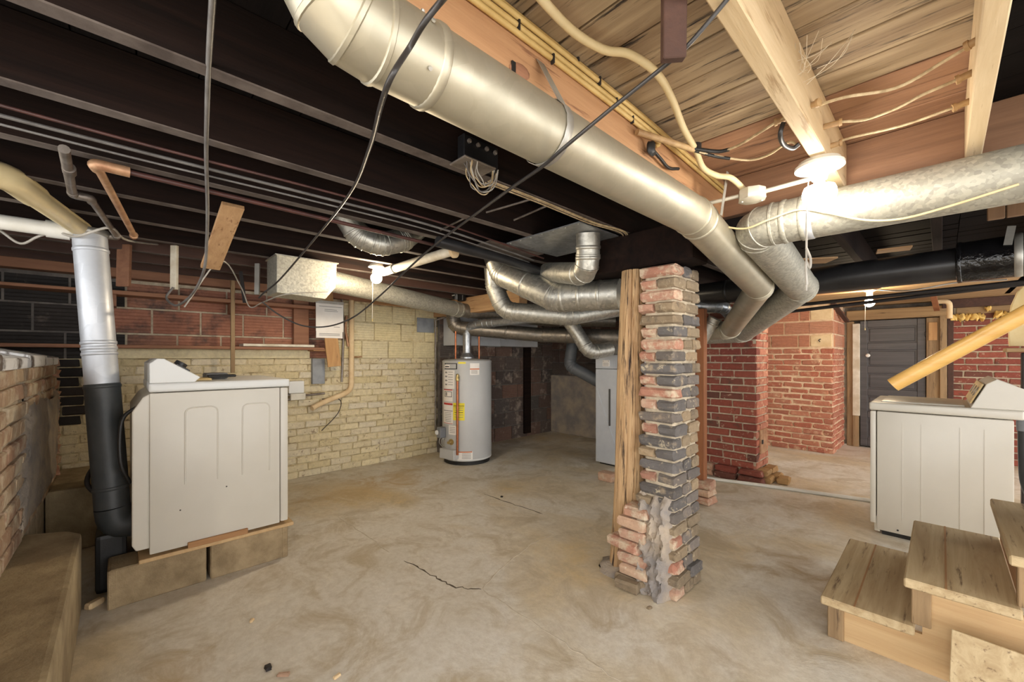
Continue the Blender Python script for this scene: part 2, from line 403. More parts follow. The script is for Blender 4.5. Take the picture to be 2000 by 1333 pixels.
def duct(name, label, pts, r, mat, R=0.12, k=3, bands=(), cat='duct', n=22, seams=True, group=None, caps=True):
    """one run of round duct: body split into straight pipe sections and gored elbows, with seam rings and collars"""
    root = thing(name, label, cat, pts[0], group)
    path, corners = fillet(pts, R, k)
    bm = bmesh.new(); sweep(bm, path, r, n, caps)
    bm_obj('pipe', bm, mat, root, True, 18)
    if seams:
        for idx in corners:
            for q in idx:
                a = path[min(q+1, len(path)-1)]-path[max(q-1, 0)]
                ring('seam_ring', path[q], a, r*1.01, 0.012, mat, root, n, 0.0025)
    P = [Vector(p) for p in pts]
    for (i, t) in bands:
        ring('collar', P[i].lerp(P[i+1], t), P[i+1]-P[i], r, 0.022, mat, root, n, 0.004)
    return root
# ---------------------------------------------------------------- masonry helpers
_unit = {}
def unit_brick(mat, v, kind='brick'):
    key = (mat, v, kind)
    if key in _unit: return _unit[key]
    rnd = random.Random(v*31+5)
    if kind == 'brick':
        bm = box_bm(-0.1, 0.1, -0.05, 0.05, -0.03, 0.03, 0.0055)
        for q in bm.verts: q.co += Vector((rnd.uniform(-1, 1)*0.003, rnd.uniform(-1, 1)*0.003, rnd.uniform(-1, 1)*0.0022))
    elif kind == 'rough':
        bm = box_bm(-0.1, 0.1, -0.05, 0.05, -0.03, 0.03, 0.011)
        for q in bm.verts: q.co += Vector((rnd.uniform(-1, 1)*0.007, rnd.uniform(-1, 1)*0.006, rnd.uniform(-1, 1)*0.004))
    else:                                   # scored clay tile: grooves on the face (-y)
        bm = bmesh.new(); prof = []
        nr = 7
        for i in range(nr):
            z0 = -0.095+0.19*i/nr; z1 = -0.095+0.19*(i+1)/nr; g = 0.0045
            prof += [(-0.05, z0+g), (-0.05, z1-g), (-0.045, z1-g*0.3)]
        prof = [(-0.044, -0.095)]+prof[:-1]+[(-0.044, 0.095), (0.05, 0.095), (0.05, -0.095)]
        A = [bm.verts.new((-0.15, p[0], p[1])) for p in prof]; Bv = [bm.verts.new((0.15, p[0], p[1])) for p in prof]
        bm.faces.new(A[::-1]); bm.faces.new(Bv)
        for i in range(len(prof)):
            j = (i+1) % len(prof); bm.faces.new((A[i], A[j], Bv[j], Bv[i]))
        bmesh.ops.recalc_face_normals(bm, faces=bm.faces)
    me = bpy.data.meshes.new(kind); bm.to_mesh(me); bm.free(); me.materials.append(MAT[mat])
    _unit[key] = me; return me
def lay(parent, mat, c, size, ang=0.0, kind='brick', name='brick', tilt=(0, 0)):
    """one brick centred at c, size = (length, depth, height), length along angle ang"""
    d = {'brick': (0.2, 0.1, 0.06), 'rough': (0.2, 0.1, 0.06), 'tile': (0.3, 0.1, 0.19)}[kind]
    o = link(name, unit_brick(mat, random.randrange(5), kind), parent, c)
    o.scale = (size[0]/d[0], size[1]/d[1], size[2]/d[2]); o.rotation_euler = (tilt[0], tilt[1], ang)
    return o
def course_wall(parent, base, ang, L, H, bl, bh, gap, depth, matf, kind='brick', name='brick', jit=0.003, start=0, skip=None, z_wob=0.0, header=None):
    d = Vector((math.cos(ang), math.sin(ang), 0)); nrm = Vector((math.sin(ang), -math.cos(ang), 0)); b = Vector(base)
    i = 0; z = 0.0
    while z+bh*0.6 < H:
        hh = min(bh, H-z)
        off = -(bl+gap)*(0.5 if (i+start) % 2 else 0.0)-random.uniform(0, 0.02)
        u = off
        while u < L-0.02:
            ll = bl*random.uniform(0.94, 1.06)
            if header and random.random() < header: ll = bl*0.5
            u0, u1 = max(u, 0), min(u+ll, L)
            if u1-u0 > 0.035:
                uc = (u0+u1)/2
                mname = matf(uc, z+hh/2)
                if mname and not (skip and skip(uc, z+hh/2)):
                    c = b+d*uc-nrm*(depth/2-random.uniform(-jit, jit))+Vector((0, 0, z+hh/2+random.uniform(-1, 1)*z_wob))
                    lay(parent, mname, c, (u1-u0, depth, hh), ang, kind, name, (random.uniform(-1, 1)*0.006, random.uniform(-1, 1)*0.012*(z_wob > 0)))
            u += ll+gap
        z += bh+gap; i += 1
def struct(name, x0, x1, y0, y1, z0, z1, mat, label=None):
    o = bx(name, x0, x1, y0, y1, z0, z1, mat)
    o['kind'] = 'structure'
    return o

# ================================================================ THE SETTING
H_J, H_S = 1.90, 2.08            # joist undersides, subfloor underside
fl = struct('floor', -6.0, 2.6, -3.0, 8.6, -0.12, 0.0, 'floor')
def ribbon(name, pts, wd, mat, parent, z=0.0012):
    rnd = random.Random(len(pts)*7+int(wd*1e5)); P = []
    for a, b in zip(pts[:-1], pts[1:]):
        for k in range(8): P.append(Vector(a).lerp(Vector(b), k/8)+Vector((rnd.uniform(-1, 1), rnd.uniform(-1, 1), 0))*0.008)
    P.append(Vector(pts[-1])); vs = []; fs = []
    for i, p in enumerate(P):
        d = (P[min(i+1, len(P)-1)]-P[max(i-1, 0)]).normalized(); s = Vector((-d.y, d.x, 0))*wd*rnd.uniform(0.25, 1)*(0.2 if i in (0, len(P)-1) else 1)
        vs += [(p.x+s.x, p.y+s.y, z), (p.x-s.x, p.y-s.y, z), (p.x+s.x, p.y+s.y, -0.002), (p.x-s.x, p.y-s.y, -0.002)]
        if i: q = 4*i; fs += [(q-4, q-3, q+1, q), (q-4, q, q+2, q-2), (q-3, q-1, q+3, q+1)]
    return mk(name, vs, fs, mat, parent)
ribbon('crack', [(-2.22,1.225,0), (-1.933,1.254,0), (-1.772,1.277,0), (-1.664,1.363,0)], 0.006, 'crack', fl)
ribbon('crack', [(-1.664,1.363,0), (-1.763,1.617,0), (-1.844,1.941,0), (-1.825,2.15,0)], 0.005, 'crack_light', fl)
ribbon('crack', [(-2.799,2.322,0), (-2.454,2.337,0), (-2.131,2.358,0)], 0.006, 'crack', fl)
ribbon('crack', [(-1.664,1.363,0), (-1.178,1.37,0), (-0.979,1.359,0), (-0.792,1.352,0)], 0.005, 'crack_light', fl)
ribbon('crack', [(-2.373,1.204,0), (-2.67,1.206,0), (-3.172,1.191,0)], 0.004, 'crack_light', fl)
ribbon('crack', [(-1.159,3.164,0), (-0.935,3.268,0), (-0.667,3.308,0)], 0.004, 'crack_light', fl)

# left wall: painted brick below, scored clay tile above
wl = struct('wall_left', -4.75, -4.462, -1.0, 2.92, 0, 1.83, 'cream_mortar')
course_wall(wl, (-4.45, -0.42, 0.0), PI/2, 3.34, 1.2, 0.205, 0.0625, 0.009, 0.09,
            lambda u, z: 'dark_tile' if (u < 0.3 and z > 0.72) else 'cream_brick', 'brick', 'brick', 0.006, z_wob=0.003)
course_wall(wl, (-4.45, -0.9, 1.205), PI/2, 3.82, 0.62, 0.305, 0.19, 0.014, 0.09,
            lambda u, z: 'dark_tile' if u < 0.86 else ('red_tile' if u < 2.62 else 'cream_tile'), 'tile', 'tile', 0.003)
bx('mortar_bed', -4.47, -4.459, -0.03, 1.72, 1.205, 1.83, 'mortar', wl)
bx('mortar_bed', -4.47, -4.459, -0.99, -0.03, 1.205, 1.83, 'mortar_dark', wl)
wr = struct('wall_left_rear', -4.75, -4.412, 2.92, 5.2, 0, 1.9, 'mortar_dark')
course_wall(wr, (-4.40, 2.93, 0.0), PI/2, 2.2, 1.85, 0.305, 0.19, 0.014, 0.09,
            lambda u, z: 'grimy_tile', 'tile', 'tile', 0.006)
wb = struct('wall_rear', -4.4, -1.9, 5.112, 5.4, 0, 1.9, 'mortar_dark')
bx('parging', -4.4, -1.9, 5.06, 5.13, 0, 0.92, 'parge', wb, 0.01)
course_wall(wb, (-4.4, 5.10, 0.93), 0, 2.5, 0.9, 0.305, 0.19, 0.014, 0.09, lambda u, z: 'grimy_tile', 'tile', 'tile', 0.006)
# far brick pier wall
wf = struct('wall_far', -2.2, -0.945, 6.412, 7.3, 0, 1.9, 'mortar_red')
course_wall(wf, (-2.2, 6.40, 0.0), 0, 1.27, 1.33, 0.2, 0.062, 0.012, 0.1, lambda u, z: 'wash_brick', 'rough', 'brick', 0.006, z_wob=0.003)
course_wall(wf, (-0.93, 6.41, 0.0), PI/2, 0.8, 1.33, 0.2, 0.062, 0.012, 0.1, lambda u, z: 'wash_brick', 'rough', 'brick', 0.006, z_wob=0.003)
course_wall(wf, (-2.2, 6.40, 1.345), 0, 1.02, 0.5, 0.29, 0.15, 0.02, 0.1, lambda u, z: 'far_tile', 'tile', 'tile', 0.003)
for z in (1.345, 1.685):
    lay(wf, 'cream_block', (-1.055, 6.45, z+0.075), (0.22, 0.1, 0.15), 0, 'brick', 'cream_block')
lay(wf, 'far_tile', (-1.055, 6.45, 1.59), (0.24, 0.1, 0.15), 0, 'tile', 'tile')
course_wall(wf, (-0.93, 6.52, 1.345), PI/2, 0.7, 0.5, 0.29, 0.15, 0.02, 0.1, lambda u, z: 'far_tile', 'tile', 'tile', 0.003)
tube('hook', [(-1.06, 6.40, 1.44), (-1.06, 6.37, 1.44), (-1.075, 6.365, 1.425), (-1.06, 6.37, 1.405)], 0.006, 'iron_dark', wf, 6)
# red brick wall right of the door
wd = struct('wall_right', 0.0, 1.8, 7.212, 7.5, 0, 1.95, 'mortar')
course_wall(wd, (0.085, 7.20, 0.0), 0, 1.2, 1.73, 0.205, 0.062, 0.0135, 0.1, lambda u, z: 'red_brick', 'brick', 'brick', 0.003)
bx('sill_beam', 0.0, 1.8, 7.12, 7.3, 1.80, 1.90, 'joist_red', wd, 0.006)
bx('sill_board', 0.12, 1.6, 7.19, 7.22, 1.72, 1.80, 'old_wood_x', wd, 0.003)
rnd = random.Random(3)
for i in range(9):
    x = 0.10+i*0.055+rnd.uniform(-0.01, 0.01)
    bm = bmesh.new(); bmesh.ops.create_icosphere(bm, subdivisions=2, radius=rnd.uniform(0.025, 0.045))
    for v in bm.verts: v.co = v.co*rnd.uniform(0.8, 1.15); v.co.z *= rnd.uniform(0.7, 1.2)
    for v in bm.verts: v.co += Vector((x, 7.175, 1.70+rnd.uniform(-0.05, 0.02)+(0.09 if i == 5 else 0)))
    bm_obj('foam_blob', bm, 'foam', wd, True, 60)
# wall that holds the door
wdo = struct('wall_door', -0.95, 0.0, 7.34, 7.5, 0, 1.95, 'mortar_dark')
bx('post', -0.905, -0.83, 7.22, 7.34, 0, 1.70, 'old_wood_z', wdo, 0.006)
bx('white_plank', -0.84, -0.765, 7.19, 7.25, 0.42, 1.665, 'white_wood', wdo, 0.004)
bx('jamb', -0.84, -0.775, 7.2, 7.3, 0, 0.42, 'old_wood_z', wdo, 0.004)
bx('jamb', -0.135, -0.02, 7.2, 7.34, 0, 1.70, 'old_wood_z', wdo, 0.005)
bx('jamb_patch', -0.115, -0.04, 7.185, 7.205, 1.42, 1.64, 'wood_z', wdo, 0.002)
bx('jamb', -0.02, 0.04, 7.17, 7.34, 0, 1.72, 'old_wood_z', wdo, 0.005)
bx('dark_stud', 0.045, 0.095, 7.19, 7.3, 0, 1.80, 'joist_red', wdo, 0.003)
bx('header', -0.90, 0.04, 7.16, 7.34, 1.71, 1.84, 'old_wood_x', wdo, 0.006)
# the door: five horizontal panels
door = bx('door_1', -0.765, -0.14, 7.25, 7.285, 0.02, 1.70, 'black_door', None, 0.003); door['kind'] = 'structure'
zs = [(1.40, 1.61), (1.09, 1.31), (0.79, 1.00), (0.49, 0.70), (0.14, 0.40)]
zz = [0.02]+[v for a, b in sorted(zs) for v in (a, b)]+[1.70]
for i in range(0, len(zz), 2): bx('rail', -0.69, -0.215, 7.232, 7.252, zz[i], zz[i+1], 'black_door', door, 0.004)
bx('stile', -0.765, -0.69, 7.23, 7.252, 0.02, 1.70, 'black_door', door, 0.004)
bx('stile', -0.215, -0.14, 7.23, 7.252, 0.02, 1.70, 'black_door', door, 0.004)
for a, b in zs: bx('panel', -0.67, -0.235, 7.243, 7.256, a+0.018, b-0.018, 'black_door', door, 0.006)
lathe('door_knob', (-0.68, 7.232, 1.235), [(0.006, 0), (0.008, 0.03), (0.022, 0.035), (0.024, 0.05), (0.012, 0.062)], 'porcelain', door, 16, (0, -1, 0))
bx('hinge', -0.15, -0.118, 7.215, 7.235, 1.47, 1.53, 'iron_dark', door, 0.003)
bx('hinge', -0.15, -0.118, 7.215, 7.235, 0.3, 0.36, 'iron_dark', door, 0.003)

# ceiling: subfloor planks and joists
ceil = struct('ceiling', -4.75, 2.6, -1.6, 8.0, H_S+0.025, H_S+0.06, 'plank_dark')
y = -1.6; i = 0
while y < 7.3:
    wdt = random.uniform(0.125, 0.15)
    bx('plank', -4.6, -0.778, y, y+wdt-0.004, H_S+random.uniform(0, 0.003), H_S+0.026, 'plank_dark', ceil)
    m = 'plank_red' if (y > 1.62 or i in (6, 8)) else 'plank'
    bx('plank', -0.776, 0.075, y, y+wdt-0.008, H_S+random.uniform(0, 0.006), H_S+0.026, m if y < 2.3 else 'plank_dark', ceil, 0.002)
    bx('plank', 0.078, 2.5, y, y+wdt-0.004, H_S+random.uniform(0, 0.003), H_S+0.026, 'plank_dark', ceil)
    y += wdt; i += 1
def joist(x0, x1, y0, y1, z0, z1, mat, edge=None):
    bm = box_bm(x0, x1, y0, y1, z0, z1, 0.003)
    o = bm_obj('joist', bm, [mat, edge or mat], ceil)
    if edge:
        for p in o.data.polygons:
            if p.normal.z < -0.6: p.material_index = 1
    return o
for k, x in enumerate((-1.21, -1.605, -2.0, -2.4, -2.8, -3.2, -3.6, -4.0, -4.38)):
    joist(x-0.024, x+0.024, -1.5, 5.05 if x < -1.3 else 6.9, H_J, H_S, 'joist_dark' if k < 4 else 'joist_red' if k > 5 else 'joist_dark', 'joist_edge')
joist(-0.777, -0.735, -1.5, 2.13, H_J, H_S, 'joist_orange')
joist(-0.312, -0.267, -1.5, 2.13, H_J, H_S, 'joist_pale')
joist(0.054, 0.093, -1.5, 2.13, H_J, H_S, 'joist_pale')
joist(0.46, 0.505, -1.5, 6.9, H_J, H_S, 'joist_dark')
joist(0.86, 0.905, -1.5, 6.9, H_J, H_S, 'joist_dark')
kn = Vector((-0.733,0.725,1.938))
bm = bmesh.new(); bmesh.ops.create_icosphere(bm, subdivisions=2, radius=1)
for v in bm.verts: v.co = Vector((kn.x+v.co.x*0.003, kn.y+v.co.y*0.035+v.co.z*0.01, kn.z+v.co.z*0.022))
bm_obj('knot', bm, 'shelf', ceil, True, 60)
bx('knot_hole', kn.x-0.002, kn.x+0.0045, kn.y-0.03, kn.y-0.016, kn.z-0.022, kn.z+0.014, 'black', ceil, 0.002)
bx('header_joist', -0.86, 0.46, 2.13, 2.175, H_J, H_S, 'header', ceil, 0.003)
for x in (-0.79, -0.41, -0.02): joist(x-0.022, x+0.022, 2.18, 5.2, H_J, H_S, 'joist_dark')
y = 5.25
while y < 7.3:
    bx('low_plank', -2.2, 1.8, y, y+0.125, 1.90, 1.92, 'old_wood_x', ceil, 0.002); y += 0.135
bx('trim_1', -4.47, -4.35, -0.9, 2.9, 1.83, H_J, 'shelf', None, 0.004)['kind'] = 'structure'
bx('bearing_beam', -4.45, -2.9, 2.86, 2.98, 1.72, H_J, 'wood_x', ceil, 0.006)
bx('blocking', -4.36, -4.30, 2.0, 2.9, 1.80, 1.9, 'wood_y', ceil, 0.004)

# near-left: brick ledge wall, concrete bench, ledge along the wall
wn = struct('wall_near', -4.26, -1.2, -0.75, -0.345, 0, 1.18, 'mortar')
def led(u, z):
    x = -1.2-u
    return 'ledge_brick'
course_wall(wn, (-1.2, -0.33, 0.38), PI, 3.05, 0.8, 0.205, 0.068, 0.012, 0.09, led, 'brick', 'brick', 0.004, z_wob=0.004)
for i in range(5):
    prism('cap_stone', [(-0.78, 1.17), (-0.78, 1.325+0.01*(i % 2)), (-0.318, 1.215+0.012*(i % 2)), (-0.318, 1.165)], -4.26+i*0.62, -3.655+i*0.62, 'x', 'plaster_white', wn, 0.01)
# patch of grey parging over the bricks
vs = []; fs = []; nx, nz = 14, 12; rnd = random.Random(8)
for a in range(nx+1):
    for b in range(nz+1):
        t = b/nz; x = -2.75-1.42*(a/nx)-0.25*t; z = 0.39+0.62*t
        e = min(a, nx-a, b, nz-b) == 0
        vs.append((x+rnd.uniform(-.02, .02)+(rnd.uniform(-.12, .12) if min(a, nx-a) == 0 else 0), -0.325+(-0.02 if e else rnd.uniform(0.0, 0.014)), z+rnd.uniform(-.012, .012)+(rnd.uniform(-.1, .08) if b == nz else 0)))
for a in range(nx):
    for b in range(nz):
        q = a*(nz+1)+b; fs.append((q, q+1, q+nz+2, q+nz+1))
mk('parging_patch', vs, fs, 'parge', wn, True, 80)
for i in range(11):                              # ragged far end of the ledge wall
    lay(wn, 'pale_brick', (-4.27+random.uniform(-0.02, 0.02), -0.42, 0.42+i*0.076), (0.12, 0.2, 0.07), 0, 'rough')
bench = prism('trim_2', [(-2.86, -0.14), (-2.95, -0.19), (-3.03, -0.33), (-3.03, -0.36), (-0.6, -0.36), (-0.6, -0.14)], 0.0, 0.37, 'z', 'concrete', None, 0.018)
bench['kind'] = 'structure'
ld = bx('trim_3', -4.46, -3.75, -0.34, 0.35, 0, 0.395, 'concrete', None, 0.02, 2); ld['kind'] = 'structure'
wk = struct('wall_near_left', -4.75, -3.0, -1.25, -1.0, 0, 2.05, 'mortar_dark')
course_wall(wk, (-3.2, -0.99, 1.2), PI, 1.3, 0.66, 0.305, 0.19, 0.014, 0.09, lambda u, z: 'dark_tile', 'tile', 'tile', 0.004)

# ================================================================ BRICK COLUMN AND LOG POST
col = thing('brick_column', 'rough narrow brick column with crumbling mortar beside the log post', 'column', (-1.0, 2.13, 0))
bx('mortar_core', -1.085, -0.925, 2.0, 2.265, 0.01, 1.69, 'mortar', col, 0.01)
CH = 1.69/27
for i in range(27):
    z = i*CH+CH/2; low = i < 8
    x0, x1, y0, y1 = -1.105, -0.91, 1.98, 2.285
    if low: x0 -= 0.02; x1 += 0.012*(7-i)/7
    jx = random.uniform(-0.008, 0.008)
    pick = lambda u: random.choice(['pier_red', 'pier_red', 'pier_tan']) if u == 0 else ('pier_grey' if 5 < i < 23 else 'pier_tan')
    h = CH-0.011
    if i % 2:
        s = random.uniform(0.09, 0.1)
        if i > 6: lay(col, pick(0), (x0+jx+s/2, y0+0.1, z), (s-0.008, 0.2, h), 0, 'rough')
        else: lay(col, 'pier_red', (x0+s/2, y0+0.1, z), (s-0.008, 0.2, h), 0, 'rough')
        lay(col, pick(1), (x1-0.05+jx, y0+0.075, z), (0.098, 0.15, h), 0, 'rough')
        lay(col, random.choice(['pier_grey', 'pier_tan']), (x1-0.05+jx, y0+0.075+0.155, z), (0.1, 0.145, h), 0, 'rough')
    else:
        L = x1-x0
        m = 'pier_red' if i in (26, 24, 2) else random.choice(['pier_red', 'pier_tan', 'pier_grey']) if i > 20 else 'pier_grey' if random.random() < 0.4 else 'pier_red'
        lay(col, m, ((x0+x1)/2+jx, y0+0.05, z), (L, 0.1, h), 0, 'rough')
        lay(col, random.choice(['pier_grey', 'pier_tan']), (x1-0.05+jx, y0+0.155, z), (0.1, 0.095, h), 0, 'rough')
        lay(col, random.choice(['pier_grey', 'pier_tan']), (x1-0.05+jx, y0+0.255, z), (0.1, 0.09, h), 0, 'rough')
from mathutils import noise as mn
vs = []; fs = []; nu, nv = 26, 40
for a in range(nu+1):
    for b in range(nv+1):
        u, t = a/nu, b/nv
        x = -1.118+0.185*u; z = 0.002+(0.50+0.09*mn.noise(Vector((u*4, 3.1, 0))))*t
        q = Vector((u*5, t*9, 1.7)); d = 0.026+0.030*mn.noise(q)+0.018*mn.noise(q*2.7)+0.014*mn.noise(q*6)+0.02*(1-t)
        edge = min(u, 1-u, 1-t)
        if edge < 0.12: d = d*(edge/0.12)-0.02*(1-edge/0.12)
        vs.append((x+0.012*mn.noise(q*1.9), 1.976-d, z+0.008*mn.noise(q*3.1) if b else 0.001))
for a in range(nu):
    for b in range(nv):
        q = a*(nv+1)+b; fs.append((q, q+1, q+nv+2, q+nv+1))
mk('mortar_mass', vs, fs, 'parge', col, True, 60)
# little stack of broken bricks leaning at its foot
for i, (dx, m, w) in enumerate(((0, 'pier_tan', 0.17), (0.02, 'pale_brick', 0.15), (0.01, 'pier_red', 0.16), (-0.035, 'pier_red', 0.19), (0.015, 'pier_red', 0.15), (0.01, 'pale_brick', 0.16), (0.03, 'pale_brick', 0.13))):
    lay(col, m, (-1.135+dx, 1.985, 0.031+i*0.062), (w, 0.13, 0.058), random.uniform(-0.12, 0.12), 'rough', 'broken_brick')
lay(col, 'pier_tan', (-1.13, 1.925, 0.03), (0.13, 0.09, 0.055), 0.1, 'rough', 'broken_brick')

log = thing('log_post', 'split weathered log post standing beside the brick column', 'post', (-1.22, 2.1, 0))
vs = []; fs = []; N, K = 144, 90
for k in range(K+1):
    t = k/K; z = 1.695*t
    cx, cy = -1.252+0.075*t+0.006*math.sin(t*5), 2.09-0.03*t+0.005*math.sin(t*7); r = 0.09*(1-t)+0.065*t
    for n in range(N):
        a = 2*PI*n/N
        rr = r*(1+0.05*mn.noise(Vector((math.cos(a)*2, math.sin(a)*2, z*1.1)))+0.025*mn.noise(Vector((math.cos(a)*7, math.sin(a)*7, z*2.5))))
        for (ac, dep, wv) in ((5.1, 0.30, 0.055), (5.55, 0.18, 0.035), (4.65, 0.16, 0.03), (5.95, 0.2, 0.04), (4.2, 0.2, 0.04), (5.33, 0.12, 0.02), (4.88, 0.12, 0.02), (5.75, 0.12, 0.02)):
            dd = abs((a-ac-0.10*math.sin(z*4+ac*3)+PI) % (2*PI)-PI)
            if dd < wv: rr *= 1-dep*(1-dd/wv)*(0.55+0.45*math.sin(z*3+ac*9))
        vs.append((cx+math.cos(a)*rr, cy+math.sin(a)*rr, z))
for k in range(K):
    for n in range(N):
        n2 = (n+1) % N; fs.append((k*N+n, k*N+n2, (k+1)*N+n2, (k+1)*N+n))
fs.append(tuple(range(N))[::-1]); fs.append(tuple(K*N+n for n in range(N)))
mk('trunk', vs, fs, 'log', log, True, 35)
bm = bmesh.new(); bmesh.ops.create_icosphere(bm, subdivisions=3, radius=1)
for v in bm.verts:
    q = v.co.copy(); k = 1+0.2*mn.noise(q*3)
    v.co = Vector((-1.265+q.x*0.13*k, 2.07+q.y*0.12*k, 0.0+max(q.z, 0)*0.05*k))
bm_obj('mortar_footing', bm, 'parge', log, True, 60)
tag(bx('girder', -1.52, -0.84, 2.01, 2.21, 1.70, 1.898, 'joist_dark', None, 0.008), 'dark short timber girder resting on the log post and brick column', 'beam')

# ================================================================ CHIMNEY
ch = thing('chimney', 'square red brick chimney with pale mortar and stepped base', 'chimney', (-1.46, 4.63, 0))
bx('mortar_core', -1.86, -1.247, 4.46, 4.81, 0.0, 1.88, 'mortar', ch)
course_wall(ch, (-1.87, 4.45, 0.12), 0, 0.633, 1.72, 0.2, 0.062, 0.0125, 0.1, lambda u, z: 'red_brick', 'brick', 'brick', 0.003)
course_wall(ch, (-1.237, 4.46, 0.12), PI/2, 0.36, 1.72, 0.2, 0.062, 0.0125, 0.1, lambda u, z: 'wash_brick', 'brick', 'brick', 0.003)
for (x, y, z, L, a, m) in ((-1.72, 4.41, 0.03, 0.2, 0, 'pale_brick'), (-1.50, 4.40, 0.03, 0.2, 0, 'red_brick'), (-1.27, 4.40, 0.03, 0.22, 0, 'red_brick'), (-1.28, 4.43, 0.09, 0.2, 0, 'red_brick'), (-1.5, 4.43, 0.09, 0.2, 0, 'red_brick'), (-1.72, 4.43, 0.09, 0.2, 0, 'pale_brick'),
                           (-1.17, 4.52, 0.03, 0.17, PI/2, 'tan_brick'), (-1.14, 4.70, 0.03, 0.17, PI/2, 'tan_brick'), (-1.20, 4.54, 0.09, 0.16, PI/2, 'tan_brick'), (-1.19, 4.72, 0.09, 0.17, PI/2, 'tan_brick'), (-1.05, 4.62, 0.03, 0.17, PI/2+0.15, 'tan_brick')):
    lay(ch, m, (x, y, z), (L, 0.1, 0.058), a, 'rough')
cd = bx('cleanout_door', -1.242, -1.222, 4.53, 4.74, 0.26, 0.50, 'iron_rust', ch, 0.004)
bx('door_latch', -1.224, -1.212, 4.55, 4.58, 0.36, 0.40, 'iron_dark', cd, 0.002)
tag(bx('post', -1.42, -1.355, 3.48, 3.545, 0.195, 1.62, 'post_red', None, 0.004), 'slim reddish wooden post standing on stacked bricks before the chimney', 'post')
pb = thing('brick_pedestal', 'short stack of three old bricks under the slim reddish post', 'bricks', (-1.38, 3.5, 0))
for i, (m, L) in enumerate((('pale_brick', 0.2), ('pale_brick', 0.17), ('pier_red', 0.2))):
    lay(pb, m, (-1.39+0.01*(i % 2), 3.51, 0.0325+i*0.065), (L, 0.16, 0.06), 0.05*(i-1), 'rough', 'brick')

# ================================================================ DUCTS
main = duct('supply_duct', 'long satin round duct slung under the amber joist across the room', [(-0.71, 0.235, 2.07), (-0.71, 0.235, 1.80), (-0.71, 1.72, 1.80), (-0.75, 2.75, 1.634), (-1.23, 3.70, 1.444), (-2.35, 3.85, 1.44)], 0.076, 'duct_tan', 0.10, 4, bands=((1, 0.14), (1, 0.985), (2, 0.05)), n=28)
for (x, z) in ((-0.656, 1.853), (-0.64, 1.83)):
    pass
for a in (0.4, 1.1, 5.6): lathe('screw', (-0.71+0.078*math.cos(a), 0.41, 1.80+0.078*math.sin(a)), [(0.004, 0), (0.004, 0.004)], 'strap', main, 8, (math.cos(a), 0, math.sin(a)))
def hanger(parent, x, z, y, r, top, w=0.025, side=1):
    pts = [(x+side*(r+0.004), z)]
    vs = []; fs = []
    prof = [(x-side*0.077, top-0.12), (x-side*0.077, top-0.13)]
    n = 14
    for k in range(n+1):
        a = PI*0.75-(PI*1.6)*k/n
        prof.append((x-side*(math.cos(PI-a))*(r+0.003)*-1 if False else x+math.cos(a)*(r+0.003), z+math.sin(a)*(r+0.003)))
    for (px, pz) in prof:
        vs += [(px, y-w/2, pz), (px, y+w/2, pz)]
    for k in range(len(prof)-1): fs.append((2*k, 2*k+1, 2*k+3, 2*k+2))
    o = mk('hanger_strap', vs, fs, 'strap', parent, True, 60)
    sm = o.modifiers.new('thickness', 'SOLIDIFY'); sm.thickness = 0.0015
    return o
hanger(main, -0.71, 1.80, 0.80, 0.076, 1.97)
board('strap_tab', (-0.732, 0.80, 2.0), (-0.66, 0.80, 1.862), 0.03, 0.0015, 'strap', main, (0, 1, 0), 0)
board('hanger_strap', (-0.60, 1.78, 1.97), (-0.625, 1.78, 1.80), 0.022, 0.002, 'strap', main, (0, 1, 0), 0)
rd = duct('branch_duct', 'spangled galvanized round duct running right past the bare bulb', [(1.6, 2.03, 1.79), (-0.575, 2.03, 1.79), (-0.61, 3.10, 1.652), (-1.226, 4.0, 1.434), (-2.0, 4.1, 1.42)], 0.088, 'galv_rough', 0.08, 3, bands=((0, 0.945), (0, 0.915)), n=28)
ring('hanger_strap', (-0.37, 2.03, 1.79), (1, 0, 0), 0.089, 0.03, 'grey_metal', rd, 28, 0.002)
for k in range(2):
    pass
duct('black_duct', 'wide black duct running right below the joists near the far wall', [(-1.75, 3.62, 1.75), (0.1, 3.45, 1.75)], 0.092, 'black_duct', bands=((0, 0.3),))
bw = duct('wrapped_duct', 'black plastic wrapped duct end with a silver hanger strap', [(0.07, 3.455, 1.755), (1.9, 3.3, 1.76)], 0.112, 'black_wrap', bands=((0, 0.0),))
ring('hanger_strap', (0.28, 3.435, 1.757), (1, -0.085, 0), 0.114, 0.03, 'strap', bw, 24, 0.002)
board('hanger_strap', (0.235, 3.33, 1.80), (0.25, 3.35, 1.90), 0.03, 0.002, 'strap', bw, (1, 0, 0), 0)
# cluster above the furnace
duct('elbow_duct', 'fat galvanized duct with an open end hanging left of the log post', [(-2.33, 2.04, 2.0), (-2.26, 2.06, 1.84), (-1.78, 2.10, 1.615), (-1.37, 2.23, 1.605)], 0.096, 'galv', 0.1, 3, bands=((2, 0.15), (2, 0.42), (2, 0.72), (1, 0.5)), n=26)
duct('drop_elbow', 'small galvanized elbow dropping from the ceiling behind the fat duct', [(-2.611,2.261,2.048), (-2.637,2.306,1.819), (-2.58,2.366,1.609), (-2.108,2.644,1.551), (-1.94,3.183,1.656)], 0.078, 'galv', 0.14, 3)
duct('pan_takeoff', 'short vertical duct with elbow below the sheet metal pan', [(-1.345, 1.86, 1.90), (-1.372,1.894,1.683), (-1.892,2.146,1.808)], 0.066, 'galv', 0.1, 3, bands=((0, 0.35), (0, 0.6)))
pan = thing('sheet_metal_pan', 'thin sheet metal pan nailed under the joists near the log post', 'panel', (-1.55, 1.88, 1.9))
bx('plate', -1.79, -1.25, 1.66, 2.12, 1.893, 1.899, 'galv_cool', pan)
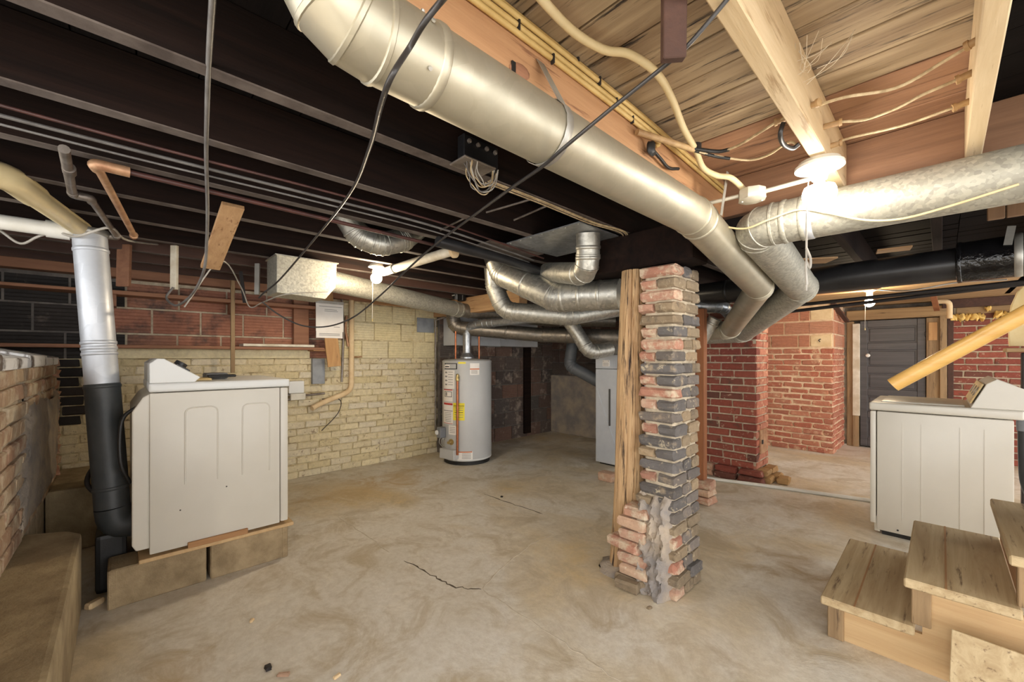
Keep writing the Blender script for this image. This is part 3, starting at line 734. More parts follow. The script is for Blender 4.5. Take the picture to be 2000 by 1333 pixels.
for k in range(7):
    lathe('nail', (-1.77+k*0.083, 1.675, 1.893), [(0.004, 0), (0.004, 0.003)], 'strap', pan, 6, (0, 0, -1))
    lathe('nail', (-1.77+k*0.083, 2.105, 1.893), [(0.004, 0), (0.004, 0.003)], 'strap', pan, 6, (0, 0, -1))
tag(bx('cardboard_panel', -2.18, -1.80, 1.55, 2.0, 1.892, 1.898, 'joist_edge'), 'brown sheet nailed under dark joists left of the metal pan', 'panel')
duct('joist_elbow', 'curved galvanized elbow hanging between dark joists left of centre', [(-2.366,0.923,2.04), (-2.359,1.003,1.925), (-2.319,1.117,1.891), (-2.319,1.262,1.944), (-2.351,1.447,2.104)], 0.07, 'galv', 0.1, 3)
boot = thing('duct_boot', 'square galvanized duct box with sloping bottom edge under the joists', 'duct', (-2.95, 0.86, 1.62))
prism('box', [(0.74, 1.90), (1.13, 1.90), (1.12, 1.72), (1.05, 1.63), (0.74, 1.645)], -3.28, -3.03, 'x', 'galv_rough', boot, 0.003)
bx('flange', -3.29, -3.02, 0.73, 1.14, 1.892, 1.899, 'galv', boot)
wdct = duct('wall_duct', 'galvanized round duct sloping along the cream wall from the square box', [(-3.297,1.106,1.819), (-3.776,2.778,1.749)], 0.084, 'galv_rough', bands=((0, 0.93), (0, 0.985)), n=26)
duct('rear_duct', 'dull grey duct continuing behind the water heater flue', [(-3.776,2.792,1.75), (-3.6, 4.1, 1.70), (-2.9, 4.6, 1.68)], 0.08, 'duct_dark', bands=((0, 0.08), (0, 0.9)))
duct('return_elbow', 'dull duct with a bent left end running behind the water heater pipes', [(-4.038,2.865,1.814), (-4.03,2.874,1.569), (-3.194,3.534,1.469), (-2.224,3.9,1.419)], 0.082, 'duct_dark', 0.12, 3, bands=((1, 0.6), (2, 0.3)))
flue = duct('heater_flue', 'thin silver flue pipe rising from the water heater to the right', [(-3.88, 2.96, 1.215), (-3.88, 2.96, 1.555), (-3.74, 3.0, 1.60), (-2.02,3.316,1.651), (-1.433,3.57,1.653), (-1.273,3.666,1.638), (-1.42, 4.47, 1.56)], 0.05, 'galv_cool', 0.09, 3, bands=((2, 0.06), (2, 0.1), (2, 0.14), (2, 0.80), (2, 0.84)))
duct('flue_branch', 'short bright pipe slanting down behind the brick column to the right', [(-1.309,3.585,1.541), (-1.552,3.591,1.152)], 0.052, 'galv', bands=((0, 0.1),))
duct('furnace_drop', 'slanting galvanized duct with an elbow entering the furnace top', [(-2.782,3.386,1.715), (-2.521,3.516,1.257), (-2.43,3.756,1.302)], 0.075, 'galv', 0.1, 3, bands=((0, 0.85),))
duct('grey_sloped_pipe', 'dark grey plastic pipe sloping down into the furnace side', [(-3.174,4.062,1.379), (-3.188,4.018,1.106), (-2.718,4.179,0.856)], 0.072, 'grey_pipe', 0.1, 3, bands=((1, 0.12),))
rt = thing('return_plenum', 'flat grey sheet metal trunk along the dark wall behind the heater', 'duct', (-4.2, 3.8, 1.4))
bx('trunk', -4.39, -4.12, 2.97, 4.45, 1.36, 1.72, 'grey_metal', rt, 0.004)
bx('lip', -4.40, -4.11, 3.7, 3.712, 1.352, 1.72, 'grey_metal', rt)
sp = thing('transition_piece', 'torn grey sheet metal transition beside the furnace top', 'duct', (-2.85, 4.2, 1.4))
prism('sheet', [(-3.18, 1.43), (-2.715, 1.43), (-2.735, 1.22), (-2.85, 1.19), (-2.93, 1.24), (-3.18, 1.24)], 4.55, 4.57, 'y', 'grey_metal', sp)

# ================================================================ FURNACE
fu = thing('furnace', 'tall pale grey furnace cabinet partly hidden behind the log post', 'furnace', (-2.45, 4.25, 0))
bx('cabinet', -2.74, -2.17, 3.93, 4.62, 0.02, 1.08, 'furnace', fu, 0.006)
bx('upper_cabinet', -2.74, -2.17, 3.93, 4.62, 1.085, 1.24, 'furnace', fu, 0.004)
bx('plenum', -2.72, -2.19, 3.96, 4.6, 1.24, 1.46, 'galv_cool', fu, 0.003)
prism('front_panel', [(-2.72, 0.06), (-2.40, 0.06), (-2.72, 0.86)], 3.922, 3.932, 'y', 'furnace', fu)
bx('plinth', -2.7, -2.2, 3.96, 4.6, 0.0, 0.025, 'black', fu)
pl = bx('label_plate', -2.64, -2.55, 3.924, 3.932, 1.11, 1.18, 'paper', fu)
for x in (-2.63, -2.56): lathe('rivet', (x, 3.925, 1.168), [(0.004, 0), (0.004, 0.003)], 'ink_black', pl, 6, (0, -1, 0))
for k in range(3): bx('print_line', -2.63, -2.56, 3.9225, 3.9245, 1.12+k*0.012, 1.124+k*0.012, 'ink', pl)
bx('side_trim', -2.555, -2.54, 3.915, 3.935, 0.45, 0.86, 'seam', fu, 0.002)
tag(bx('concrete_chunk', -2.35, -2.19, 3.40, 3.52, 0, 0.085, 'pale_brick', None, 0.02, 2), 'small whitish concrete chunk on the floor left of the log post', 'rubble')

# ================================================================ WATER HEATER
HC = Vector((-3.88, 2.96, 0)); HR = 0.288
wh = thing('water_heater', 'grey cylindrical water heater with labels and copper tube by the cream wall', 'water heater', HC)
lathe('tank', HC, [(HR-0.03, 0.035), (HR, 0.05), (HR, 1.16), (HR-0.004, 1.175), (HR-0.02, 1.185), (0.06, 1.2)], 'heater', wh, 56)
lathe('base_ring', HC, [(HR-0.02, 0.0), (HR-0.02, 0.035)], 'black', wh, 40)
ring('bottom_trim', HC+Vector((0, 0, 0.062)), (0, 0, 1), HR, 0.02, 'white_cool', wh, 56, 0.002)
ring('top_trim', HC+Vector((0, 0, 1.165)), (0, 0, 1), HR, 0.014, 'heater', wh, 56, 0.003)
th0 = math.atan2(-2.96, 3.88)
def hp(th, r, z):                                    # th: angle to the right as seen from the room
    a = th0+th
    return HC+Vector((math.cos(a)*r, math.sin(a)*r, z))
def hlabel(px0, px1, y0, y1, mat, name='label', parent=None, lift=0.0012, n=8):
    t0 = math.asin(max(-.985, min(.985, (px0-913.5)/48.5))); t1 = math.asin(max(-.985, min(.985, (px1-913.5)/48.5)))
    z1 = 1.22-(y0-697)*4.56/800; z0 = 1.22-(y1-697)*4.56/800
    vs = []; fs = []
    for k in range(n+1):
        t = t0+(t1-t0)*k/n
        for (r, z) in ((HR-0.002, z0), (HR+lift, z0), (HR+lift, z1), (HR-0.002, z1)): vs.append(hp(t, r, z))
        if k:
            q = 4*k
            for j in range(4): fs.append((q-4+j, q-4+(j+1) % 4, q+(j+1) % 4, q+j))
    fs += [(0, 1, 2, 3), (4*n, 4*n+3, 4*n+2, 4*n+1)]
    return mk(name, vs, fs, mat, parent or wh, True, 40)
L1 = hlabel(871, 895, 710, 722, 'ink_black'); hlabel(873, 893, 711.5, 720.5, 'heater', 'label_field', L1, 0.002); hlabel(871, 881, 713, 720, 'paper', 'logo_ground', L1, 0.0026); hlabel(872, 880, 716, 718, 'ink_black', 'logo_band', L1, 0.0032)
L2 = hlabel(869.5, 890, 724, 761, 'paper')
for k in range(4): hlabel(872, 876, 727+k*8, 730+k*8, 'ink', 'pictogram', L2, 0.002)
for k in range(6): hlabel(878, 887, 727+k*5, 728+k*5, 'ink', 'print_line', L2, 0.002)
L3 = hlabel(869.2, 886.5, 762, 786, 'paper'); hlabel(869.5, 886, 762, 764, 'red_print', 'red_band', L3, 0.002); hlabel(871, 885, 766, 777, 'ink_black', 'frame', L3, 0.002); hlabel(872, 884, 767, 776, 'paper', 'frame_field', L3, 0.0026); hlabel(873, 876, 768, 775, 'ink', 'pictogram', L3, 0.0032)
L4 = hlabel(869.2, 887, 788, 831, 'paper'); hlabel(869.5, 886.5, 789, 793, 'red_print', 'red_band', L4, 0.002); hlabel(869.5, 886.5, 804, 805, 'ink_black', 'rule', L4, 0.002); hlabel(869.5, 886.5, 829, 830, 'red_print', 'rule', L4, 0.002)
for k in range(6): hlabel(872, 884, 808+k*3.4, 809+k*3.4, 'ink', 'print_line', L4, 0.002)
L5 = hlabel(879, 894, 833, 851, 'paper')
for k in range(4): hlabel(881, 891, 836+k*3.4, 837+k*3.4, 'ink', 'print_line', L5, 0.002)
L6 = hlabel(887.5, 909, 788, 822, 'yellow')
for k in range(5): hlabel(890, 906, 797+k*4.5, 798+k*4.5, 'ink_black' if k == 2 else 'ink', 'print_line', L6, 0.002)
L7 = hlabel(919, 936.5, 710, 733, 'paper'); hlabel(919, 936.5, 720.5, 722.5, 'orange_print', 'orange_band', L7, 0.002)
for k in range(3): hlabel(921, 933, 724+k*2.6, 725+k*2.6, 'ink', 'print_line', L7, 0.002)
L8 = hlabel(891, 924, 883, 900, 'paper'); hlabel(892, 923, 883, 885, 'orange_print', 'orange_band', L8, 0.002)
for k in range(4): hlabel(904, 921, 887+k*3, 888+k*3, 'ink', 'print_line', L8, 0.002)
hlabel(897, 911, 707.5, 711, 'yellow')
# lettering on the yellow label
tc = bpy.data.curves.new('lettering', 'FONT'); tc.body = 'ENERGYGUIDE'; tc.size = 0.021; tc.extrude = 0.0004
to = bpy.data.objects.new('tmp', tc); COL.objects.link(to)
bpy.context.view_layer.update()
tm = bpy.data.meshes.new_from_object(to); bpy.data.objects.remove(to)
ta, tb = math.asin((888.5-913.5)/48.5), math.asin((908-913.5)/48.5)
xs = [v.co.x for v in tm.vertices]; wmax = max(xs)
vs = [hp(ta+(tb-ta)*v.co.x/wmax, HR+0.003+v.co.z, 1.22-(795.2-697)*4.56/800+v.co.y*1.2) for v in tm.vertices]
mk('lettering', vs, [tuple(p.vertices) for p in tm.polygons], 'ink_black', L6)
# relief valve discharge tube
ta = math.asin((897.5-913.5)/48.5)
tube('valve_stub', [hp(ta, HR-0.01, 1.0), hp(ta, HR+0.035, 1.0)], 0.014, 'brass', wh, 12)
lathe('relief_valve', hp(ta, HR+0.034, 0.945), [(0.012, 0), (0.02, 0.01), (0.02, 0.04), (0.014, 0.05), (0.016, 0.075), (0.008, 0.085)], 'brass', wh, 14)
tube('discharge_tube', [hp(ta, HR+0.034, 0.95), hp(ta, HR+0.034, 0.13)], 0.0135, 'copper', wh, 14)
bq = Matrix.Translation(hp(-0.72, HR+0.0, 0.13))@Matrix.Rotation(th0-0.72, 4, 'Z')
bm_obj('burner_cover', box_bm(-0.04, 0.06, -0.11, 0.11, -0.055, 0.055, 0.006, 1, bq), 'heater', wh)
tb_ = math.asin((884-913.5)/48.5)
lathe('drain_valve', hp(tb_, HR-0.005, 0.26), [(0.034, 0), (0.034, 0.012), (0.014, 0.016), (0.012, 0.045), (0.017, 0.05), (0.017, 0.06)], 'brass', wh, 14, (math.cos(th0+tb_), math.sin(th0+tb_), 0))
tg = math.asin((870-913.5)/48.5)
gv = bx('gas_valve', *[c for p in [0] for c in (hp(tg, HR, 0)[0]-0.03, hp(tg, HR, 0)[0]+0.05, hp(tg, HR, 0)[1]-0.09, hp(tg, HR, 0)[1]-0.01)], 0.30, 0.42, 'grey_plastic', wh, 0.008)
lathe('knob', hp(tg, HR+0.08, 0.36), [(0.028, 0), (0.026, 0.02), (0.02, 0.024)], 'white_cool', gv, 16, (math.cos(th0-0.5), math.sin(th0-0.5), 0))
for k, s in enumerate((-0.02, 0.02, 0.045)):
    cord('gas_line', [hp(tg, HR+0.03, 0.31)+Vector((s, 0, 0)), hp(tg, HR+0.05, 0.24)+Vector((s, 0, 0)), hp(tg, HR+0.02, 0.17)+Vector((s, 0.02, 0))], 0.005, 'strap', wh)
lathe('draft_hood', HC+Vector((0, 0, 1.195)), [(0.085, 0), (0.085, 0.02), (0.055, 0.055), (0.05, 0.07)], 'galv_cool', wh, 20)
for k, (px, mm) in enumerate(((901, 'copper'), (924, 'copper'))):
    pass
tube('copper_riser', [HC+Vector((0.09, 0.11, 1.19)), HC+Vector((0.09, 0.11, 1.74))], 0.011, 'copper', wh, 12)
tube('copper_riser', [HC+Vector((-0.09, -0.10, 1.19)), HC+Vector((-0.09, -0.10, 1.74))], 0.011, 'copper', wh, 12)
tag(tube('wall_conduit', [(-4.40, 2.86, 0.28), (-4.40, 2.86, 1.68), (-4.30, 2.95, 1.72)], 0.012, 'iron'), 'thin grey pipe running down the corner beside the water heater', 'pipe')
tag(bx('dark_plank', -4.40, -4.36, 4.42, 4.56, 0.05, 1.6, 'joist_dark', None, 0.004), 'tall dark plank leaning flat on the sooty wall beyond the heater', 'plank')

# ================================================================ WASHER (right) and DRYER (left)
wm = thing('washing_machine', 'white washing machine seen from its side in front of the dark door', 'washer', (0, 4.1, 0))
X0, X1, Y0, Y1 = -0.345, 0.31, 3.765, 4.45
bx('cabinet', X0+0.035, X1-0.02, Y0, Y1, 0.03, 0.845, 'white', wm, 0.008, 2, True)
bx('front_panel', X0, X0+0.031, Y0+0.002, Y1-0.002, 0.07, 0.845, 'white', wm, 0.008, 2, True)
bx('kick_plate', X0+0.02, X0+0.05, Y0+0.01, Y1-0.01, 0.015, 0.12, 'white', wm, 0.004)
tp = bx('top_deck', X0-0.006, X1+0.02, Y0-0.004, Y1+0.004, 0.85, 0.905, 'white', wm, 0.014, 3, True)
bx('lid', X0+0.05, X1-0.21, Y0+0.07, Y1-0.07, 0.9, 0.914, 'white', tp, 0.008, 2, True)
cs = prism('console', [(X1-0.19, 0.905), (X1+0.02, 0.905), (X1+0.02, 1.03), (X1-0.085, 1.085), (X1-0.125, 1.055)], Y0+0.004, Y1-0.004, 'y', 'white', wm, 0.004)
pd = Vector((-0.065, 0, 0.15)).normalized()
nrm = Vector((-0.92, 0, 0.4))
for yk in (Y0+0.13, Y0+0.32, Y0+0.52):
    lathe('dial', (X1-0.15, yk, 0.995), [(0.034, 0), (0.03, 0.018), (0.01, 0.02)], 'strap', cs, 18, (-0.92, 0, 0.4))
prism('control_plate', [(X1-0.186, 0.93), (X1-0.134, 1.05), (X1-0.141, 1.053), (X1-0.193, 0.933)], Y0+0.03, Y1-0.03, 'y', 'cream_board', cs)
for yk in (4.05, 4.2): pass
for xk in (X0+0.16, X0+0.25, X0+0.42, X0+0.52): bx('panel_rib', xk, xk+0.004, Y0-0.0015, Y0+0.004, 0.12, 0.78, 'white', wm)
bx('base_gap', X0+0.06, X1-0.04, Y0+0.02, Y1-0.02, 0.0, 0.035, 'black', wm)
lathe('screw', (X0+0.14, Y0, 0.055), [(0.006, 0), (0.006, 0.003)], 'ink_black', wm, 8, (0, -1, 0))
hs = thing('drain_hose', 'thick black drain hose curving behind the white washing machine', 'hose', (0.4, 4.0, 0.5))
cord('hose', [(0.335, 3.86, 0.80), (0.335, 3.84, 0.62), (0.345, 3.83, 0.46), (0.40, 3.82, 0.33), (0.50, 3.80, 0.25), (0.66, 3.80, 0.22)], 0.026, 'black', hs, 8, 14)
lathe('hose_end', (0.335, 3.86, 0.78), [(0.03, 0), (0.032, 0.05), (0.026, 0.08)], 'grey_plastic', hs, 14)
tag(cord('power_cord', [(0.34, 3.9, 1.0), (0.42, 4.0, 1.06), (0.50, 4.2, 1.25), (0.56, 4.6, 1.5)], 0.009, 'black'), 'thin black cord rising behind the washing machine console', 'cord')

dr = thing('dryer', 'white clothes dryer seen from its side on concrete blocks', 'dryer', (-3.07, 0.41, 0.22))
A0, A1, B0, B1, Zb, Zt = -3.42, -2.735, 0.10, 0.73, 0.225, 1.035
bx('cabinet', A0, A1, B0, B1-0.045, Zb, Zt, 'white', dr, 0.006, 2, True)
bx('front_panel', A0, A1+0.002, B1-0.042, B1, Zb+0.005, Zt, 'white', dr, 0.01, 2, True)
bx('top_deck', A0-0.004, A1+0.006, B0-0.004, B1+0.008, Zt+0.004, Zt+0.05, 'white_cool', dr, 0.012, 3, True)
cn = prism('console', [(B0+0.0, Zt+0.05), (B0+0.18, Zt+0.05), (B0+0.205, Zt+0.075), (B0+0.055, Zt+0.175), (B0+0.03, Zt+0.175), (B0+0.0, Zt+0.15)], A0+0.002, A1+0.002, 'x', 'white_cool', dr, 0.004)
board('control_strip', (A1-0.1, B0+0.14, Zt+0.125), (A0+0.05, B0+0.14, Zt+0.125), 0.07, 0.01, 'black_gloss', cn, (0, 0.15, -0.1))
lathe('dial', (A1-0.16, B0+0.13, Zt+0.135), [(0.03, 0), (0.028, 0.02), (0.02, 0.022)], 'black_gloss', cn, 18, (0, 0.55, 0.83))
prism('rear_housing', [(0.105, Zb+0.03), (0.105, Zt+0.0), (0.075, Zt-0.02), (0.035, Zt-0.09), (0.035, Zb+0.06), (0.05, Zb+0.03)], A0+0.03, A1-0.012, 'x', 'white', dr, 0.006)
def emboss(y0, y1, z0, z1):
    r = 0.03; pts = [(y1, z0)]+[(y1-r+r*math.cos(a), z1-r+r*math.sin(a)) for a in (0, .4, .8, 1.2, PI/2)]+[(y0+r+r*math.cos(a), z1-r+r*math.sin(a)) for a in (PI/2, 1.95, 2.35, 2.75, PI)]+[(y0, z0)]
    tube('embossed_edge', [(A1-0.001, p[0], p[1]) for p in pts], 0.0042, 'white', dr, 8)
emboss(0.24, 0.38, 0.55, 0.95); emboss(0.495, 0.63, 0.55, 0.95)
for (y0, z0) in ((0.22, 0.42), (0.42, 0.5)): lathe('screw', (A1, y0, z0), [(0.004, 0), (0.004, 0.002)], 'seam', dr, 6, (1, 0, 0))
cord('power_cord', [(-2.80, 0.06, 0.97), (-2.81, 0.0, 0.9), (-2.80, -0.005, 0.7), (-2.83, 0.03, 0.58)], 0.009, 'black', dr)
tag(bx('lint_box', -3.15, -3.0, 0.36, 0.47, Zt+0.052, Zt+0.085, 'grey_plastic', None, 0.006), 'small grey plastic box lying on the dryer top', 'box')
tag(bx('paper_pad', -3.02, -2.86, 0.25, 0.37, Zt+0.051, Zt+0.062, 'cream_board', None, 0.002), 'flat cream pad lying beside the dryer console', 'pad')
tag(bx('tool_handle', -2.98, -2.93, 0.36, 0.50, Zt+0.063, Zt+0.078, 'black', None, 0.005), 'dark tool handle lying on the dryer top beside the cream pad', 'tool')
def cblock(name, y0, y1, label):
    t = thing(name, label, 'block', (-2.85, (y0+y1)/2, 0), 'concrete blocks under the dryer')
    bx('web', -2.95, -2.755, y0, y1, 0, 0.19, 'block', t, 0.006)
    bx('end_lip', -2.95, -2.752, y0-0.006 if y0 < 0.2 else y1-0.03, y0+0.03 if y0 < 0.2 else y1+0.004, 0.0, 0.188, 'block', t, 0.005)
cblock('concrete_block', -0.045, 0.333, 'tan concrete block nearest the vent pipe under the dryer')
cblock('concrete_block', 0.35, 0.73, 'tan concrete block under the front half of the dryer')
for (a, b, s) in ((-0.03, 0.33, 'nearest the vent stack'), (0.35, 0.73, 'farthest from the vent stack')):
    tag(bx('concrete_block', -3.42, -3.22, a, b, 0, 0.19, 'block', None, 0.006), 'concrete block under the wall side of the dryer, '+s, 'block', 'concrete blocks under the dryer')
tag(bx('base_board', -3.45, -2.73, 0.06, 0.76, 0.192, 0.212, 'ply', None, 0.003), 'thin plywood base board between dryer and concrete blocks', 'board')
tag(bx('wood_shim', -2.80, -2.722, 0.25, 0.52, 0.213, 0.243, 'wood_y', None, 0.002), 'orange wood shim wedged under the dryer side', 'shim')
# white vent stack
vp = thing('vent_stack', 'tall wrapped pipe, silver above and dark below, behind the dryer', 'pipe', (-2.98, -0.06, 0.35))
TP, BT = Vector((-3.03, -0.12, 1.85)), Vector((-2.94, -0.035, 0.45))
tube('silver_pipe', [TP, TP.lerp(BT, 0.40), TP.lerp(BT, 0.56)], 0.066, 'foil', vp, 24)
tube('dark_pipe', [TP.lerp(BT, 0.55), TP.lerp(BT, 0.93), BT], 0.069, 'duct_black', vp, 24)
tube('elbow', fillet([BT, BT+Vector((0.0, 0.01, -0.09)), BT+Vector((-0.02, 0.2, -0.13))], 0.1, 4)[0], 0.07, 'duct_black', vp, 20)
for t in (0.06, 0.40, 0.42, 0.44, 0.56, 0.93): ring('tape_wrap', TP.lerp(BT, t), BT-TP, 0.0665 if t < .5 else 0.069, 0.02, 'foil' if t < .5 else 'duct_black', vp, 24, 0.003)
ring('collar', TP+Vector((0, 0, 0.01)), (0, 0, 1), 0.072, 0.03, 'strap', vp, 24, 0.003)
pv = thing('drain_pipe', 'aged cream plastic drain pipe with elbow under the joists', 'pipe', (-2.6, -0.23, 1.86))
tube('pipe', [(-2.42, -0.29, 1.875), (-3.03, -0.15, 1.872)], 0.042, 'pvc_yellow', pv, 20)
tube('elbow', fillet([(-2.1, -0.60, 1.875), (-2.38, -0.30, 1.88), (-2.55, -0.26, 1.876)], 0.12, 5)[0], 0.048, 'pvc_yellow', pv, 20)
tube('fitting', [(-2.33, -0.36, 1.87), (-2.42, -0.42, 1.74)], 0.046, 'pvc', pv, 18)
pw = thing('white_pipe', 'white plastic pipe with coupling meeting the silver stack top', 'pipe', (-3.03, -0.4, 1.85))
tube('pipe', [(-3.04, -0.9, 1.85), (-3.03, -0.16, 1.85)], 0.035, 'pvc', pw, 18)
tube('coupling', [(-3.035, -0.27, 1.85), (-3.035, -0.19, 1.85)], 0.042, 'pvc', pw, 18)
tag(cord('drain_tube', [(-2.97, 0.03, 0.40), (-3.02, -0.06, 0.47), (-3.05, -0.13, 0.56), (-3.12, -0.10, 0.64), (-3.16, -0.02, 0.66)], 0.011, 'iron_dark'), 'dark thin hose looping around the foot of the vent stack', 'hose')
tag(bx('floor_drain_box', -3.2, -2.97, -0.10, 0.02, 0.0, 0.30, 'black', None, 0.02, 2), 'dark drain box on the floor below the vent stack', 'box')

# ================================================================ STAIRS
st = thing('stairs', 'worn wooden basement stairs with plywood side climbing to the right', 'stairs', (0.2, 2.6, 0))
RUN, RISE, SX, SY0, SY1 = 0.262, 0.18, -0.365, 2.20, 3.02
for k in range(6):
    x0 = SX+k*RUN; z = RISE*(k+1)
    tr = bx('tread', x0, x0+RUN+0.03, SY0, SY1, z-0.036, z, 'tread', st, 0.005)
    bx('inlay_strip', x0+0.11, x0+0.116, SY0+0.004, SY1-0.004, z-0.002, z+0.0012, 'wood_y', tr)
    bx('riser', x0+0.028, x0+0.046, SY0+0.07, SY1-0.04, z-RISE, z-0.036, 'wood_y', st)
    bx('cleat', x0+0.02, x0+0.075, SY0+0.028, SY0+0.075, z-RISE, z-0.036, 'old_wood_z', st, 0.003)
poly = [(SX+0.05, 0.0), (SX+0.05, RISE-0.037)]
for k in range(1, 6): poly += [(SX+0.05+k*RUN, RISE*k-0.037), (SX+0.05+k*RUN, RISE*(k+1)-0.037)]
poly += [(SX+6*RUN, RISE*6-0.037), (SX+6*RUN, 0.0)]
prism('side_panel', poly, SY0+0.045, SY0+0.063, 'y', 'ply', st)
tag(board('weathered_plank', (0.02, 2.12, 0.15), (0.75, 2.10, 0.13), 0.2, 0.03, 'tread', None, (0, 0.35, 1)), 'pale weathered plank leaning against the stair side', 'plank')
hr = thing('handrail', 'round varnished wooden handrail slanting above the stairs', 'handrail', (-0.14, 2.25, 1.1))
tube('rail', [(-0.137, 2.25, 1.105), (0.20, 2.25, 1.37), (1.4, 2.25, 2.31)], 0.027, 'rail', hr, 20)
tube('bracket', [(0.9, 2.25, 1.90), (0.9, 2.33, 1.85), (0.9, 2.5, 1.86)], 0.01, 'iron', hr, 8)
cp = thing('rounded_board', 'cream board with rounded top at the right edge by the brick wall', 'board', (0.6, 5.0, 1.3))
prof = [(0.36, 1.30), (0.355, 1.5), (0.37, 1.62), (0.40, 1.72), (0.45, 1.79), (0.52, 1.83), (0.9, 1.84), (0.9, 1.30)]
prism('panel', prof, 5.0, 5.04, 'y', 'cream_board', cp, 0.006)
tag(bx('wall_shelf', 0.335, 1.0, 4.86, 5.1, 1.255, 1.285, 'old_wood_x', None, 0.004), 'brown wooden shelf under the rounded cream board', 'shelf')
tag(bx('steel_post', 0.42, 0.50, 4.97, 5.05, 0, 1.25, 'iron_dark', None, 0.006), 'dark post holding the shelf under the rounded cream board', 'post')
tag(tube('floor_pipe', [(-1.833,4.121,0.016), (-1.116,4.349,0.016), (-0.113,4.616,0.016)], 0.016, 'pvc'), 'white plastic pipe lying across the floor before the chimney', 'pipe')

# ================================================================ LAMPS
def lamp(name, label, loc, top, color, power, r=0.03, chain=0.0, collar=0.055):
    t = thing(name, label, 'lamp', (loc[0], loc[1], top))
    x, y, zb = loc
    lathe('mounting_box', (x, y, top-0.014), [(collar*0.85, 0.0), (collar*0.85, 0.014)], 'box_metal', t, 20)
    lathe('lamp_holder', (x, y, zb+0.05), [(0.022, 0.0), (0.025, 0.012), (0.026, (top-0.014-zb-0.05)*0.6), (collar, (top-0.014-zb-0.05)*0.8), (collar, top-0.014-zb-0.05)], 'porcelain', t, 24)
    prof = [(0.014, 0.052), (0.016, 0.04), (0.024, 0.022)]
    for k in range(9):
        a = 0.5-k*(0.5+PI/2)/8
        prof.append((max(r*math.cos(a), 0.001), r*math.sin(a)))
    b = lathe('bulb', (x, y, zb), prof[::-1], emis(name+'_glow', color, power), t, 24, (0, 0, 1), 80)
    if chain:
        tube('pull_chain', [(x-0.03, y-0.015, zb+0.06), (x-0.032, y-0.016, zb-chain)], 0.0022, 'cord_white', t, 6)
        lathe('chain_bell', (x-0.032, y-0.016, zb-chain-0.02), [(0.003, 0.022), (0.005, 0.01), (0.004, 0)], 'brass', t, 8)
    return t
lm = lamp('bare_bulb_lamp', 'bright bare bulb in a porcelain holder under the pale joist', (-0.295, 1.76, 1.787), 1.90, (1.0, 0.92, 0.80, 1), BULB_MAIN, 0.05, 0.0, 0.072)
tube('pull_string', [(-0.322, 1.735, 1.83), (-0.326, 1.73, 1.72)], 0.002, 'cord_white', lm, 6)
tube('pull_string', [(-0.326, 1.73, 1.72), (-0.327, 1.73, 1.45)], 0.0035, 'cord_white', lm, 6)
cord('string_knot', [(-0.327, 1.73, 1.60), (-0.315, 1.73, 1.56), (-0.318, 1.735, 1.53), (-0.328, 1.73, 1.55), (-0.325, 1.728, 1.47)], 0.004, 'cord_white', lm)
lamp('bare_bulb_lamp', 'bare bulb glowing before the cream wall under dark joists', (-2.88, 1.36, 1.80), 1.90, (1.0, 0.82, 0.58, 1), BULB_LEFT, 0.04, 0.30)
lamp('bare_bulb_lamp', 'small bare bulb glowing in front of the far door', (-0.49, 5.3, 1.75), 1.90, (1.0, 0.80, 0.54, 1), BULB_FAR, 0.042, 0.25)

lamp('bare_bulb_lamp', 'bare bulb under the joists behind the viewer', (0.25, -1.0, 1.80), 1.90, (1.0, 0.93, 0.84, 1), BULB_BACK, 0.034, 0.2)

# ================================================================ WIRING ON THE RIGHT
for i, (x, z, lab) in enumerate(((-0.728, 2.068, 'uppermost tan cable stapled along the amber joist'), (-0.722, 2.057, 'second tan cable from the top along the amber joist'), (-0.727, 2.040, 'third tan cable from the top along the amber joist'), (-0.727, 2.022, 'lowest tan cable stapled along the amber joist'))):
    t = thing('tan_cable', lab, 'cable', (x, 0.5, z), 'tan cables on the amber joist')
    yend = 2.1 if i != 3 else 1.42
    cord('cable', [(x, -0.8, z), (x+0.003, 0.3, z-0.004), (x, 0.9, z+0.003), (x+0.004, 1.4, z-0.006), (x, yend, z-0.03)], 0.0075, 'nm_cable', t)
    for yk in (0.45+0.13*i, 0.95+0.1*i): 
        if yk < yend: board('staple', (x+0.004, yk, z-0.013), (x+0.004, yk, z+0.013), 0.006, 0.012, 'iron_dark', t, (0, 1, 0), 0.001)
tag(cord('beige_cable', [(-0.629,0.646,2.05), (-0.633,0.7,2.04), (-0.641,0.825,2.04), (-0.63,0.944,2.05), (-0.591,1.009,2.05), (-0.562,1.103,2.03), (-0.577,1.232,2.02), (-0.608,1.386,2), (-0.632,1.542,1.99), (-0.645,1.65,1.96), (-0.617,1.711,1.94), (-0.578,1.753,1.93), (-0.556,1.844,1.9)], 0.011, 'beige_cable', None, 8, 10), 'thick beige cable looping over subfloor planks to the octagon box', 'cable')
jb = thing('junction_box', 'octagonal pale metal junction box beside the bare bulb', 'junction box', (-0.53, 1.845, 1.87))
lathe('box', (-0.53, 1.845, 1.855), [(0.048, 0), (0.05, 0.004), (0.05, 0.036), (0.048, 0.04)], 'box_metal', jb, 8)
lathe('cover', (-0.53, 1.845, 1.850), [(0.046, 0), (0.051, 0.003), (0.051, 0.007)], 'box_metal', jb, 8)
tube('conduit', [(-0.575, 1.83, 1.878), (-0.72, 1.79, 1.868)], 0.008, 'box_metal', jb, 10)
tube('conduit', [(-0.485, 1.85, 1.878), (-0.30, 1.86, 1.885)], 0.009, 'box_metal', jb, 10)
bx('clip', -0.735, -0.715, 1.775, 1.80, 1.83, 1.88, 'box_metal', jb, 0.002)
